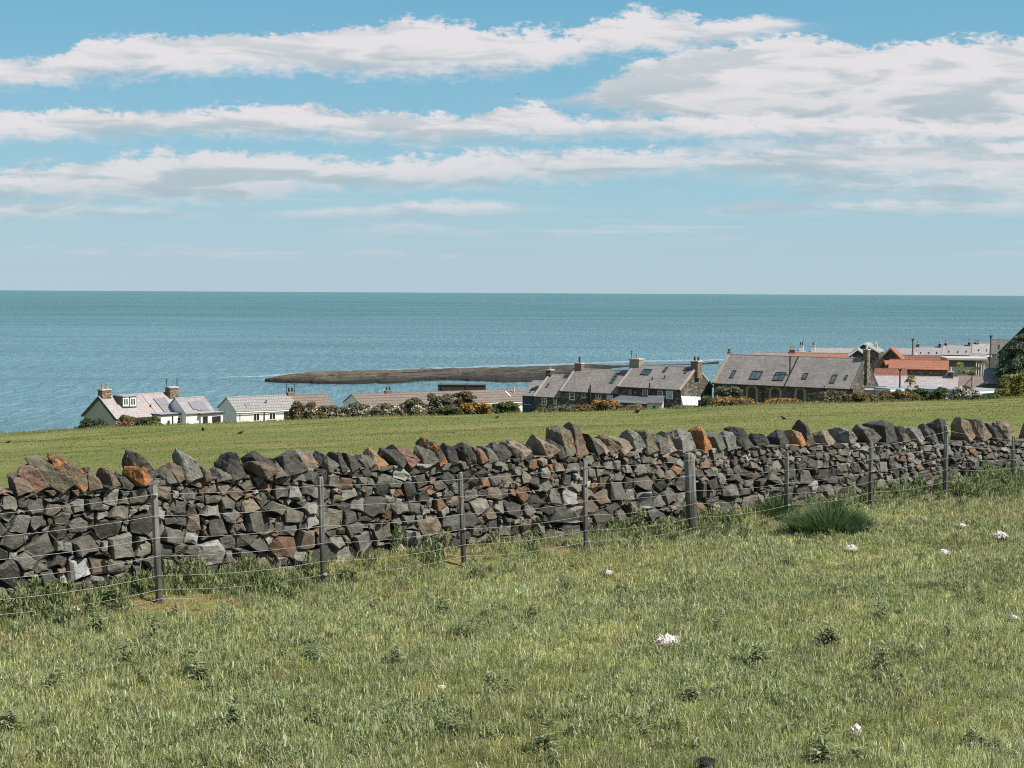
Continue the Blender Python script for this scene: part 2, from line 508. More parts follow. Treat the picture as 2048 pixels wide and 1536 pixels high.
def sea_mat():
    m, t, b = new_mat('sea_water')
    p = t.coord()
    x, y, z = t.sep(p)
    big = t.noise(t.comb(t.math('MULTIPLY', x, 0.0012), t.math('MULTIPLY', y, 0.004), 0.0), 1.0, 4, 0.55)
    c = t.mix(t.ramp(big, 0.35, 0.65), (0.058, 0.155, 0.155), (0.082, 0.195, 0.195))
    sky_pale = t.ramp(y, 2600, 280)                      # brighter sky reflection on nearer water, painted into the base colour
    c = t.mix(sky_pale, c, (0.135, 0.255, 0.285))
    w1 = t.noise(t.comb(t.math('MULTIPLY', x, 0.28), t.math('MULTIPLY', y, 0.085), 0.0), 1.0, 5, 0.7, 0.4)
    w2 = t.noise(t.comb(t.math('MULTIPLY', x, 0.03), t.math('MULTIPLY', y, 0.03), 4.0), 1.0, 4, 0.6, 0.2)
    w3 = t.noise(t.comb(t.math('MULTIPLY', x, 0.0025), t.math('MULTIPLY', y, 0.012), 8.0), 1.0, 5, 0.6, 0.5)
    k = t.math('MULTIPLY', t.ramp(w1, 0.3, 0.7, 0.86, 1.14, False), t.ramp(w3, 0.3, 0.7, 0.76, 1.22, False))
    c = t.mix(1.0, c, t.comb(k, k, k), 'MULTIPLY')
    t.put(b.inputs['Base Color'], c)
    spec(b, 0.34, 0.5)
    b.inputs['IOR'].default_value = 1.33
    h = t.math('ADD', t.math('MULTIPLY', w1, 3.0), t.math('MULTIPLY', w2, 5.0))
    t.put(b.inputs['Normal'], t.bump(h, 1.0, 2.2))
    return m


M['sea'] = sea_mat()


def reef_mat():
    m, t, b = new_mat('tidal_rock')
    p = t.coord()
    x, y, z = t.sep(p)
    _a = at_z(528, 760, 0); _b = at_z(1440, 722, 0); _d = (_b - _a).normalized()
    al = t.math('ADD', t.math('MULTIPLY', x, _d.x), t.math('MULTIPLY', y, _d.y))      # along the rock beds
    ac = t.math('SUBTRACT', t.math('MULTIPLY', y, _d.x), t.math('MULTIPLY', x, _d.y))  # across them
    vec = t.comb(t.math('MULTIPLY', al, 0.014), t.math('MULTIPLY', ac, 0.13), t.math('MULTIPLY', z, 0.5))
    n = t.noise(vec, 1.6, 8, 0.68, 0.7)
    c = t.mix(t.ramp(n, 0.30, 0.66), (0.020, 0.018, 0.015), (0.125, 0.103, 0.078))
    c = t.mix(t.math('MULTIPLY', t.ramp(t.noise(vec, 4.5, 5, 0.7), 0.60, 0.74), 0.6), c, (0.26, 0.22, 0.17))
    zz = t.math('ADD', z, t.math('MULTIPLY', t.math('SUBTRACT', t.noise(vec, 3.0, 5, 0.7), 0.5), 2.4))
    c = t.mix(t.ramp(zz, 1.7, 0.9), c, (0.024, 0.022, 0.017))   # dark weed on the tidal part
    c = t.mix(t.math('MULTIPLY', t.ramp(zz, 2.0, 2.9), 0.5), c, (0.21, 0.17, 0.125))
    t.put(b.inputs['Base Color'], c)
    spec(b, 0.85, 0.2)
    t.put(b.inputs['Normal'], t.bump(n, 1.0, 1.5))
    return m


M['reef'] = reef_mat()


def foam_mat():
    m, t, b = new_mat('surf')
    t.put(b.inputs['Base Color'], (0.78, 0.80, 0.80))
    spec(b, 0.8, 0.2)
    p = t.coord()
    a = t.ramp(t.noise(p, 0.35, 5, 0.7), 0.36, 0.62)
    t.put(b.inputs['Alpha'], t.math('MULTIPLY', a, 0.32))
    return m


M['foam'] = foam_mat()


# ------------------------------------------------------------------ mesh helpers
def link(name, me, mats, parent=None):
    o = bpy.data.objects.new(name, me)
    for mm in (mats if isinstance(mats, (list, tuple)) else [mats]):
        me.materials.append(mm)
    COL.objects.link(o)
    if parent is not None:
        o.parent = parent
    return o


def tag(o, label=None, cat=None, group=None, kind=None):
    if label: o['label'] = label
    if cat: o['category'] = cat
    if group: o['group'] = group
    if kind: o['kind'] = kind
    return o


def empty(name, loc, rz=0.0, **kw):
    o = bpy.data.objects.new(name, None)
    COL.objects.link(o)
    o.location = loc
    o.rotation_euler = (0, 0, rz)
    o.empty_display_size = 0.3
    return tag(o, **kw)


class MB:
    """collects vertices and faces, links them as one mesh object"""
    def __init__(s):
        s.v = []; s.f = []; s.c = []

    def add(s, vs, fs, col=None):
        k = len(s.v)
        s.v += [tuple(a) for a in vs]
        s.f += [tuple(i + k for i in f) for f in fs]
        if col is not None:
            s.c += [col] * len(vs)
        return s

    def box(s, lo, hi, fn=None, col=None):
        (a, b, c), (d, e, f) = lo, hi
        vs = [(a, b, c), (d, b, c), (d, e, c), (a, e, c), (a, b, f), (d, b, f), (d, e, f), (a, e, f)]
        if fn: vs = [fn(*q) for q in vs]
        return s.add(vs, [(3, 2, 1, 0), (4, 5, 6, 7), (0, 1, 5, 4), (1, 2, 6, 5), (2, 3, 7, 6), (3, 0, 4, 7)], col)

    def prism(s, poly, y0, y1, fn=None):
        """poly in x,z, swept along y"""
        n = len(poly)
        vs = [(x, y0, z) for x, z in poly] + [(x, y1, z) for x, z in poly]
        if fn: vs = [fn(*q) for q in vs]
        fs = [tuple(range(n)), tuple(range(2 * n - 1, n - 1, -1))]
        fs += [(i, i + n, (i + 1) % n + n, (i + 1) % n) for i in range(n)]
        return s.add(vs, fs)

    def tube(s, pts, rads, n=8, cap=True, col=None):
        pts = [Vector(p) for p in pts]
        if not isinstance(rads, (list, tuple)): rads = [rads] * len(pts)
        vs = []
        for i, p in enumerate(pts):
            d = (pts[min(i + 1, len(pts) - 1)] - pts[max(i - 1, 0)]).normalized()
            a = d.cross(Vector((0, 0, 1)) if abs(d.z) < 0.9 else Vector((1, 0, 0))).normalized()
            b = d.cross(a)
            for k in range(n):
                t = 2 * math.pi * k / n
                vs.append(p + (a * math.cos(t) + b * math.sin(t)) * rads[i])
        fs = []
        for i in range(len(pts) - 1):
            for k in range(n):
                k2 = (k + 1) % n
                fs.append((i * n + k, i * n + k2, (i + 1) * n + k2, (i + 1) * n + k))
        if cap:
            fs += [tuple(range(n - 1, -1, -1)), tuple(range((len(pts) - 1) * n, len(pts) * n))]
        return s.add(vs, fs, col)

    def build(s, name, mat, parent=None, smooth=False, fix=True):
        me = bpy.data.meshes.new(name)
        me.from_pydata(s.v, [], s.f)
        if s.c:
            at_ = me.color_attributes.new('Col', 'FLOAT_COLOR', 'POINT')
            at_.data.foreach_set('color', np.array(s.c, dtype=np.float32).ravel())
        if fix:
            bm = bmesh.new(); bm.from_mesh(me)
            bmesh.ops.recalc_face_normals(bm, faces=bm.faces)
            bm.to_mesh(me); bm.free()
        if smooth:
            me.shade_smooth()
        return link(name, me, mat, parent)


def np_mesh(name, V, faces_flat, loop_start, loop_total, cols, mat, parent=None):
    me = bpy.data.meshes.new(name)
    me.vertices.add(len(V)); me.vertices.foreach_set('co', np.ascontiguousarray(V, dtype=np.float32).ravel())
    me.loops.add(len(faces_flat)); me.loops.foreach_set('vertex_index', np.ascontiguousarray(faces_flat, dtype=np.int32))
    me.polygons.add(len(loop_start)); me.polygons.foreach_set('loop_start', np.ascontiguousarray(loop_start, dtype=np.int32))
    me.update(calc_edges=True)
    if cols is not None:
        a = me.color_attributes.new('Col', 'FLOAT_COLOR', 'POINT')
        a.data.foreach_set('color', np.ascontiguousarray(cols, dtype=np.float32).ravel())
    me.validate()
    return link(name, me, mat, parent)


def vnoise(x, y, seed=0):
    x = np.asarray(x, float); y = np.asarray(y, float)
    xi = np.floor(x).astype(np.int64); yi = np.floor(y).astype(np.int64)
    fx = x - xi; fy = y - yi
    fx = fx * fx * (3 - 2 * fx); fy = fy * fy * (3 - 2 * fy)

    def h(a, b):
        n = (a * 374761393 + b * 668265263 + seed * 1442695041) & 0xFFFFFFFF
        n = ((n ^ (n >> 13)) * 1274126177) & 0xFFFFFFFF
        return ((n ^ (n >> 16)) & 0xFFFF) / 65535.0
    return (h(xi, yi) * (1 - fx) + h(xi + 1, yi) * fx) * (1 - fy) + (h(xi, yi + 1) * (1 - fx) + h(xi + 1, yi + 1) * fx) * fy


def fbm(x, y, seed=0, o=4):
    s = 0; a = 0.5; f = 1; tot = 0
    for i in range(o):
        s = s + a * vnoise(np.asarray(x) * f, np.asarray(y) * f, seed + i * 17); tot += a
        a *= 0.5; f *= 2.03
    return s / tot


# ------------------------------------------------------------------ the ground
D0 = 14.0
def fence_px(i): return (318 + 383.6 * i) / (1 + 0.0844 * i)
def fence_Y(i): return D0 * (1 + 0.0844 * i)


def fence_xy(i):
    Y = fence_Y(i)
    p = at(fence_px(i), 1100, Y)
    return Vector((p.x, p.y, 0))


FA, FB = fence_xy(0), fence_xy(8)
WD = (FB - FA).normalized()                    # along the wall, towards the right
WN = Vector((-WD.y, WD.x, 0))                  # away from the camera
WO = FA + WN * 0.62                            # a point on the foot of the wall face
SPACING = (FB - FA).length / 8


def wall_s_of_px(px):
    """distance along the wall face seen at photograph column px (ignoring the tiny roll)"""
    uu = (px - 1024) / F
    # (WO.x + s WD.x) = uu*(WO.y + s WD.y) scaled for pitch
    k = uu / math.cos(PITCH) * 1.0
    return (k * WO.y - WO.x) / (WD.x - k * WD.y)


def wall_pt(s, off=0.0):
    p = WO + WD * s + WN * off
    return p.x, p.y


def px_line(pts):
    xs = [a for a, b in pts]; ys = [b for a, b in pts]
    return lambda x: float(np.interp(x, xs, ys))


def z_at(x, y, py):
    """height at plan point x, y that shows at photograph row py"""
    # iterate the tiny roll / pitch coupling
    px = 1024 + F * x / y
    for _ in range(4):
        p = at(px, py, y)
        px += (x - p.x) / y * F
    return at(px, py, y).z


BASE = px_line([(-400, 1258), (0, 1205), (300, 1168), (650, 1122), (930, 1088), (1180, 1064), (1400, 1040), (1600, 1018), (1750, 1001), (1900, 984), (2040, 966), (2400, 940)])
_s = np.linspace(wall_s_of_px(0), wall_s_of_px(2048), 30)
_z = []
for s in _s:
    x, y = wall_pt(s)
    px = 1024 + F * x / y
    _z.append(z_at(x, y, BASE(px)))
_pf = np.polyfit(_s, _z, 1)
EDGE = [(-600, 905), (0, 869), (150, 858), (330, 850), (450, 846), (580, 840), (700, 834), (900, 830), (1050, 825), (1300, 819), (1430, 812), (1600, 806), (1800, 802), (1960, 797), (2048, 794), (2600, 780)]
_eu = np.array([ray(a, b).x / ray(a, b).y for a, b in EDGE])
_em = np.array([-ray(a, b).z / ray(a, b).y for a, b in EDGE])
YE = 133.0


def ground(x, y):
    x = np.asarray(x, float); y = np.asarray(y, float)
    s = (x - WO.x) * WD.x + (y - WO.y) * WD.y
    t = (x - WO.x) * WN.x + (y - WO.y) * WN.y
    zf = _pf[0] * np.clip(s, -12, 34) + _pf[1]
    dip = np.interp(s, [-3, 0, 2.2, 4.2, 6.3, 8.3, 10.4, 13, 16], [.12, .10, .14, .075, .10, .09, 0.0, -.03, -.04])
    near = zf - dip * np.clip(-t / 0.6, 0, 1) + 0.055 * np.clip(-t - 0.8, 0, 16)
    uu = np.clip(x / np.maximum(y, 3.0), -0.55, 0.55)
    m = np.interp(uu, _eu, _em)
    sw = (uu * WO.y - WO.x) / (WD.x - uu * WD.y)
    yw = np.clip(WO.y + sw * WD.y, 6, 60)
    zw = _pf[0] * np.clip(sw, -12, 34) + _pf[1]
    q = np.clip((y - yw) / (YE - yw), 0, 1)
    far = zw + (CZ - m * YE - zw) * q
    bey = CZ - (m + 0.014 * np.clip((y - YE) / 14.0, 0, 1)) * np.maximum(y, YE)
    far = np.where(y > YE, bey, far)
    z = np.where(t < 0, near, far)
    lump = ((fbm(x * 0.9, y * 0.9, 3, 3) - 0.5) * 0.10 + (vnoise(x * 2.3, y * 2.3, 13) - 0.5) * 0.045) * np.clip(1.2 - np.abs(t) / 25, 0.3, 1)
    lump2 = (fbm(x * 0.06, y * 0.06, 11, 3) - 0.5) * 0.5 * np.clip((t - 12) / 30, 0, 1) * np.clip((150 - y) / 30, 0, 1)
    return np.maximum(z + lump + lump2, -4.0)


def gz(x, y): return float(ground(x, y))


def ground_hit(px, py, y0=4.0, y1=150.0):
    d = ray(px, py)
    Y = np.linspace(y0, y1, 4000)
    X = d.x / d.y * Y
    Z = CZ + d.z / d.y * Y
    g = ground(X, Y)
    i = int(np.argmax(Z <= g))
    if not (Z <= g).any(): i = len(Y) - 1
    return Vector((X[i], Y[i], g[i]))


def grid_mesh(name, xs, ys, zf, mat):
    X, Y = np.meshgrid(xs, ys)
    Z = zf(X, Y)
    V = np.stack([X, Y, Z], -1).reshape(-1, 3)
    ny, nx = X.shape
    i = np.arange((ny - 1) * (nx - 1))
    a = (i // (nx - 1)) * nx + i % (nx - 1)
    Fq = np.stack([a, a + 1, a + 1 + nx, a + nx], -1).ravel()
    o = np_mesh(name, V, Fq, np.arange(len(i)) * 4, None, None, mat)
    o.data.shade_smooth()
    return o


gx = np.concatenate([np.arange(-190, -24, 6.0), np.arange(-24, 30, 0.4), np.arange(30, 210, 6.0)])
gy = np.concatenate([np.arange(-14, 2, 2.0), np.arange(2, 40, 0.4), np.arange(40, 150, 2.0), np.arange(150, 420, 8.0)])
land = grid_mesh('field', gx, gy, ground, M['field'])
tag(land, kind='structure', label='grassy field sloping down to the village and the sea')

sx = np.concatenate([-np.geomspace(60000, 300, 24), np.linspace(-250, 250, 9), np.geomspace(300, 60000, 24)])
sy = np.concatenate([np.linspace(140, 1000, 20), np.geomspace(1100, 60000, 24)])
sea = grid_mesh('sea', sx, sy, lambda X, Y: X * 0, M['sea'])
tag(sea, kind='structure', label='open blue green sea reaching the horizon')

# ------------------------------------------------------------------ reef and surf
REEF_TOP = px_line([(528, 753), (600, 747.5), (700, 743), (800, 740), (896, 736.5), (1000, 733.5), (1100, 730), (1200, 726.5), (1285, 723), (1385, 722), (1440, 720.5)])
REEF_BOT = px_line([(528, 763), (560, 766), (640, 768), (703, 769), (810, 767), (880, 761), (928, 762), (978, 766), (1057, 765), (1150, 752), (1225, 737), (1262, 733), (1385, 728), (1440, 722)])
nx_, ny_ = 420, 34
V = np.zeros((ny_ + 1, nx_ + 1, 3))
for i in range(nx_ + 1):
    px = 528 + (1440 - 528) * i / nx_
    yt, yb = REEF_TOP(px), REEF_BOT(px)
    P0 = at_z(px, yb, 0.0); P1 = at_z(px, yt, 1.8)
    for j in range(ny_ + 1):
        c = j / ny_
        V[j, i, :2] = (P0.x + (P1.x - P0.x) * c, P0.y + (P1.y - P0.y) * c)
X, Y = V[..., 0], V[..., 1]
C = np.linspace(0, 1, ny_ + 1)[:, None] * np.ones((1, nx_ + 1))
S = np.linspace(0, 1, nx_ + 1)[None, :] * np.ones((ny_ + 1, 1))
wob = fbm(S * 34, C * 2, 21, 4)
cc = C + (wob - 0.5) * 0.30
h = 1.3 * np.clip((cc - 0.04) / 0.03, 0, 1)
for c0, dh in ((0.20, .7), (0.36, 1.0), (0.55, .9), (0.72, .8), (0.88, .5)):      # tilted beds: a scarp towards the land, then a dip
    h = h + dh * np.clip((cc - c0) / 0.02, 0, 1) - dh * 0.75 * np.clip((cc - c0 - 0.03) / 0.13, 0, 1)
h += (fbm(S * 50, C * 22, 5, 4) - 0.5) * 0.7
h *= np.clip(np.minimum(S / 0.004, (1 - S) / 0.2), 0, 1) ** 0.6
h[0, :] = -1.5; h[-1, :] = -1.0; h[:, 0] = -1.5; h[:, -1] = -1
thin = np.clip((Y[-1] - Y[0]) / 40, 0.25, 1) * np.interp(np.linspace(0, 1, nx_ + 1), [0, .1, .4, .6, 1], [1.1, 1.0, .8, .7, .5])
h = np.where(h > 0, h + 1.1 * np.clip(1 - S / 0.25, 0, 1), h)
h = np.where(h > 0, h * thin[None, :] * (0.85 + 0.2 * fbm(S * 8, C * 0 + 2, 8, 2)), h)
V[..., 2] = h
Vr = V.reshape(-1, 3)
i = np.arange(nx_ * ny_); a = (i // nx_) * (nx_ + 1) + i % nx_
reef = np_mesh('reef', Vr, np.stack([a, a + 1, a + nx_ + 2, a + nx_ + 1], -1).ravel(), np.arange(len(i)) * 4, None, None, M['reef'])
tag(reef, kind='structure', label='low dark rock reef running out into the sea')

mb = MB()
for k in range(150):
    px = 440 + (1450 - 440) * k / 149
    def edge(q):
        yt = REEF_TOP(max(q, 528)) + (max(528 - q, 0) * 0.02)
        w = 1.5 + 1.6 * float(vnoise(q * 0.03, 1.0, 4)) if q > 528 else 1.1
        return at_z(q, yt + 0.4, 0.12), at_z(q, yt - w, 0.12)
    a0, a1 = edge(px); b0, b1 = edge(px + (1450 - 440) / 149)
    mb.add([a0, b0, b1, a1], [(0, 1, 2, 3)])
surf = mb.build('surf', M['foam'])
tag(surf, kind='stuff', label='thin white surf breaking along the seaward side of the reef')

# ------------------------------------------------------------------ dry stone wall
COPEB = px_line([(-400, 1006), (0, 992), (150, 986), (300, 968), (500, 960), (650, 946), (900, 932), (1200, 912), (1400, 904), (1600, 894), (1800, 889), (2040, 884), (2400, 876)])
S0, S1 = wall_s_of_px(0) - 2.2, wall_s_of_px(2048) + 5.0
_ss = np.linspace(S0, S1, 80)
_wx = np.array([wall_pt(s) for s in _ss])
_wb = ground(_wx[:, 0], _wx[:, 1] - 0.01)
_wt = np.array([z_at(x, y, COPEB(1024 + F * x / y)) for x, y in _wx])
def wall_z(s, hn):
    b = np.interp(s, _ss, _wb); t = np.interp(s, _ss, _wt)
    return b + (t - b) * hn
HW = float(np.mean(_wt - _wb))


def clip_poly(poly, nx, ny, c):
    """keep the side nx*x+ny*y <= c"""
    out = []
    n = len(poly)
    for i in range(n):
        p, q = poly[i], poly[(i + 1) % n]
        dp = nx * p[0] + ny * p[1] - c; dq = nx * q[0] + ny * q[1] - c
        if dp <= 0: out.append(p)
        if (dp < 0 < dq) or (dq < 0 < dp):
            t = dp / (dp - dq)
            out.append((p[0] + (q[0] - p[0]) * t, p[1] + (q[1] - p[1]) * t))
    return out


def stone_colour(r=None):
    r = random.random() if r is None else r
    if r < 0.66: c = np.array((0.120, 0.113, 0.095)) * random.choice((.45, .6, .8, 1.0, 1.25, 1.6)) * random.uniform(0.85, 1.15)
    elif r < 0.82: c = np.array((0.135, 0.122, 0.096)) * random.uniform(0.7, 1.4)
    elif r < 0.915: c = np.array((0.16, 0.125, 0.088)) * random.uniform(0.7, 1.3)
    elif r < 0.95: c = np.array((0.21, 0.125, 0.075)) * random.uniform(0.6, 1.1)
    elif r < 0.985: c = np.array((0.22, 0.21, 0.185)) * random.uniform(0.8, 1.2)
    else: c = np.array((0.34, 0.33, 0.31)) * random.uniform(0.8, 1.1)
    return tuple(c)


wall = empty('dry_stone_wall', (*wall_pt(0), float(wall_z(0, 0))), 0,
             label='long grey dry stone field wall topped with leaning cope stones', cat='wall')
WLOC = Vector(wall.location)


def wpos(s, h, d):
    """wall coordinates (along, normalised height, out of the face towards the field side) -> local"""
    x, y = wall_pt(s, 0.10 * max(h, 0) - d)     # a slight batter
    return Vector((x, y, float(wall_z(s, h)))) - WLOC


# sites: darts with varied spacing; anisotropic (wider than tall)
ASP = 1.32
pts = np.zeros((0, 3))
cand_n = 0
wr = np.random.default_rng(11)
PX = []; PY = []; PR = []
cell = {}
def near_ok(x, y, r):
    cx, cy = int(x // 0.3), int(y // 0.3)
    for a in (-1, 0, 1):
        for b in (-1, 0, 1):
            for (qx, qy, qr) in cell.get((cx + a, cy + b), ()):
                if (qx - x) ** 2 + (qy - y) ** 2 < (0.5 * (r + qr)) ** 2: return False
    return True
for tier, count in ((1.9, 420), (1.35, 3500), (0.92, 10000), (0.58, 22000)):
    for _ in range(count):
        x = wr.uniform(S0 - 0.2, S1 + 0.2) / ASP; y = wr.uniform(-0.12, HW + 0.05)
        hn = y / HW
        if tier > 1.5 and hn > 0.62: continue
        r = (0.100 - 0.022 * hn) * tier * wr.uniform(0.88, 1.12)
        if near_ok(x, y, r):
            cell.setdefault((int(x // 0.3), int(y // 0.3)), []).append((x, y, r))
            PX.append(x); PY.append(y); PR.append(r)
PX = np.array(PX); PY = np.array(PY); PR = np.array(PR)
wm = MB()
for i in range(len(PX)):
    x, y, r = PX[i], PY[i], PR[i]
    d2 = (PX - x) ** 2 + (PY - y) ** 2
    nb = np.argsort(d2)[1:22]
    poly = [(x - .3, y - .3), (x + .3, y - .3), (x + .3, y + .3), (x - .3, y + .3)]
    for j in nb:
        ax, ay = PX[j] - x, PY[j] - y
        L = math.hypot(ax, ay)
        # power diagram: big stones take more room
        m = (L * L + 0.55 * (r * r - PR[j] * PR[j])) / (2 * L)
        ux, uy = ax / L, ay / L
        # flatten bed joints a little: tilt steep-ish neighbours towards the vertical direction
        if abs(uy) > 0.75:
            ux *= 0.55; q = math.hypot(ux, uy); ux /= q; uy /= q
        poly = clip_poly(poly, ux, uy, ux * x + uy * y + m)
        if len(poly) < 3: break
    if len(poly) < 3: continue
    poly = [(a * ASP, min(max(b, -0.15), HW + 0.03)) for a, b in poly]
    cx = sum(p[0] for p in poly) / len(poly); cy = sum(p[1] for p in poly) / len(poly)
    if not (S0 < cx < S1): continue
    # knock the outline down to a few corners: angular stones, dark wedges between them
    lim = random.choice((4, 4, 5, 5, 6))
    def tri(k):
        a, b, c = poly[k - 1], poly[k], poly[(k + 1) % len(poly)]
        return abs((b[0] - a[0]) * (c[1] - a[1]) - (c[0] - a[0]) * (b[1] - a[1]))
    while len(poly) > lim:
        poly.pop(min(range(len(poly)), key=tri))
    # irregular outline: midpoints, jitter, gap
    ring = []
    n = len(poly)
    for k in range(n):
        a, b = poly[k], poly[(k + 1) % n]
        e = math.hypot(a[0] - b[0], a[1] - b[1])
        if e < 0.018: continue
        ring.append(a)
        if e > 0.06: ring.append(((a[0] + b[0]) / 2 + random.gauss(0, 0.005), (a[1] + b[1]) / 2 + random.gauss(0, 0.005)))
    if len(ring) < 3: continue
    size = math.sqrt(max(1e-5, sum(ring[k][0] * ring[(k + 1) % len(ring)][1] - ring[(k + 1) % len(ring)][0] * ring[k][1] for k in range(len(ring))) / 2))
    gap = random.uniform(0.002, 0.009)
    def sc(p, g, jit=0.0):
        dx_, dy_ = p[0] - cx, p[1] - cy
        L = math.hypot(dx_, dy_) + 1e-6
        f = max(0.25, 1 - g / L)
        return (cx + dx_ * f + random.gauss(0, jit), cy + dy_ * f + random.gauss(0, jit))
    rd = random.uniform(-0.02, 0.035)          # how far the stone stands proud
    bulge = random.uniform(0.008, 0.035) * (0.6 + size * 3)
    tx, ty = random.gauss(0, 0.26), random.gauss(-0.10, 0.26)   # tilt of the broken face
    ins = random.uniform(0.05, 0.17)
    r1 = [sc(p, gap, 0.004) for p in ring]
    r2 = [sc(p, gap + size * ins * random.uniform(0.5, 1.4), 0.006) for p in ring]
    col = stone_colour()
    lich = 0.25 if random.random() < 0.06 else 0.02
    vs = []; cs = []
    def push(p, d, kk=1.0):
        vs.append(wpos(p[0], p[1] / HW, d)); cs.append((col[0] * kk, col[1] * kk, col[2] * kk, lich))
    for p in r1: push(p, -0.14)
    for p in r1: push(p, rd + tx * (p[0] - cx) * 0.4 + ty * (p[1] - cy) * 0.4 + random.gauss(0, 0.006))
    # many faces break along a ridge: the part beyond it falls away
    ra = random.uniform(0, 6.28); rx_, ry_ = math.cos(ra), math.sin(ra)
    fall = random.uniform(0.25, 0.8) if random.random() < 0.65 else 0.0
    ro = random.uniform(-0.25, 0.35) * size
    def ridge_d(p): return -fall * max(0.0, (p[0] - cx) * rx_ + (p[1] - cy) * ry_ - ro)
    for p in r2: push(p, rd + bulge + tx * (p[0] - cx) + ty * (p[1] - cy) + ridge_d(p) + random.gauss(0, 0.004), random.uniform(0.85, 1.15))
    m0 = (cx + rx_ * ro + random.gauss(0, size * 0.10), cy + ry_ * ro + random.gauss(0, size * 0.10))
    push(m0, rd + bulge + tx * (m0[0] - cx) + ty * (m0[1] - cy) + random.gauss(0.002, 0.007))
    K = len(ring)
    fs = []
    for k in range(K):
        k2 = (k + 1) % K
        fs.append((k, k2, K + k2, K + k)); fs.append((K + k, K + k2, 2 * K + k2, 2 * K + k)); fs.append((2 * K + k, 2 * K + k2, 3 * K))
    wm.c += cs
    kk0 = len(wm.v); wm.v += [tuple(q) for q in vs]; wm.f += [tuple(a + kk0 for a in f) for f in fs]
wm.build('wall_stones', M['rock'], wall)
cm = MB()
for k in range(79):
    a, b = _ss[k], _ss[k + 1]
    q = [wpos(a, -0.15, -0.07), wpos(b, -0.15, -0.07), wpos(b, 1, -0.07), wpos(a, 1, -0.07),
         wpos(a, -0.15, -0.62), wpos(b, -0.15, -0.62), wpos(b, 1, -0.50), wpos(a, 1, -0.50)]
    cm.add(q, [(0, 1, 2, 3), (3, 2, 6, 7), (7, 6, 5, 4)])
cm.build('wall_core', M['core'], wall)


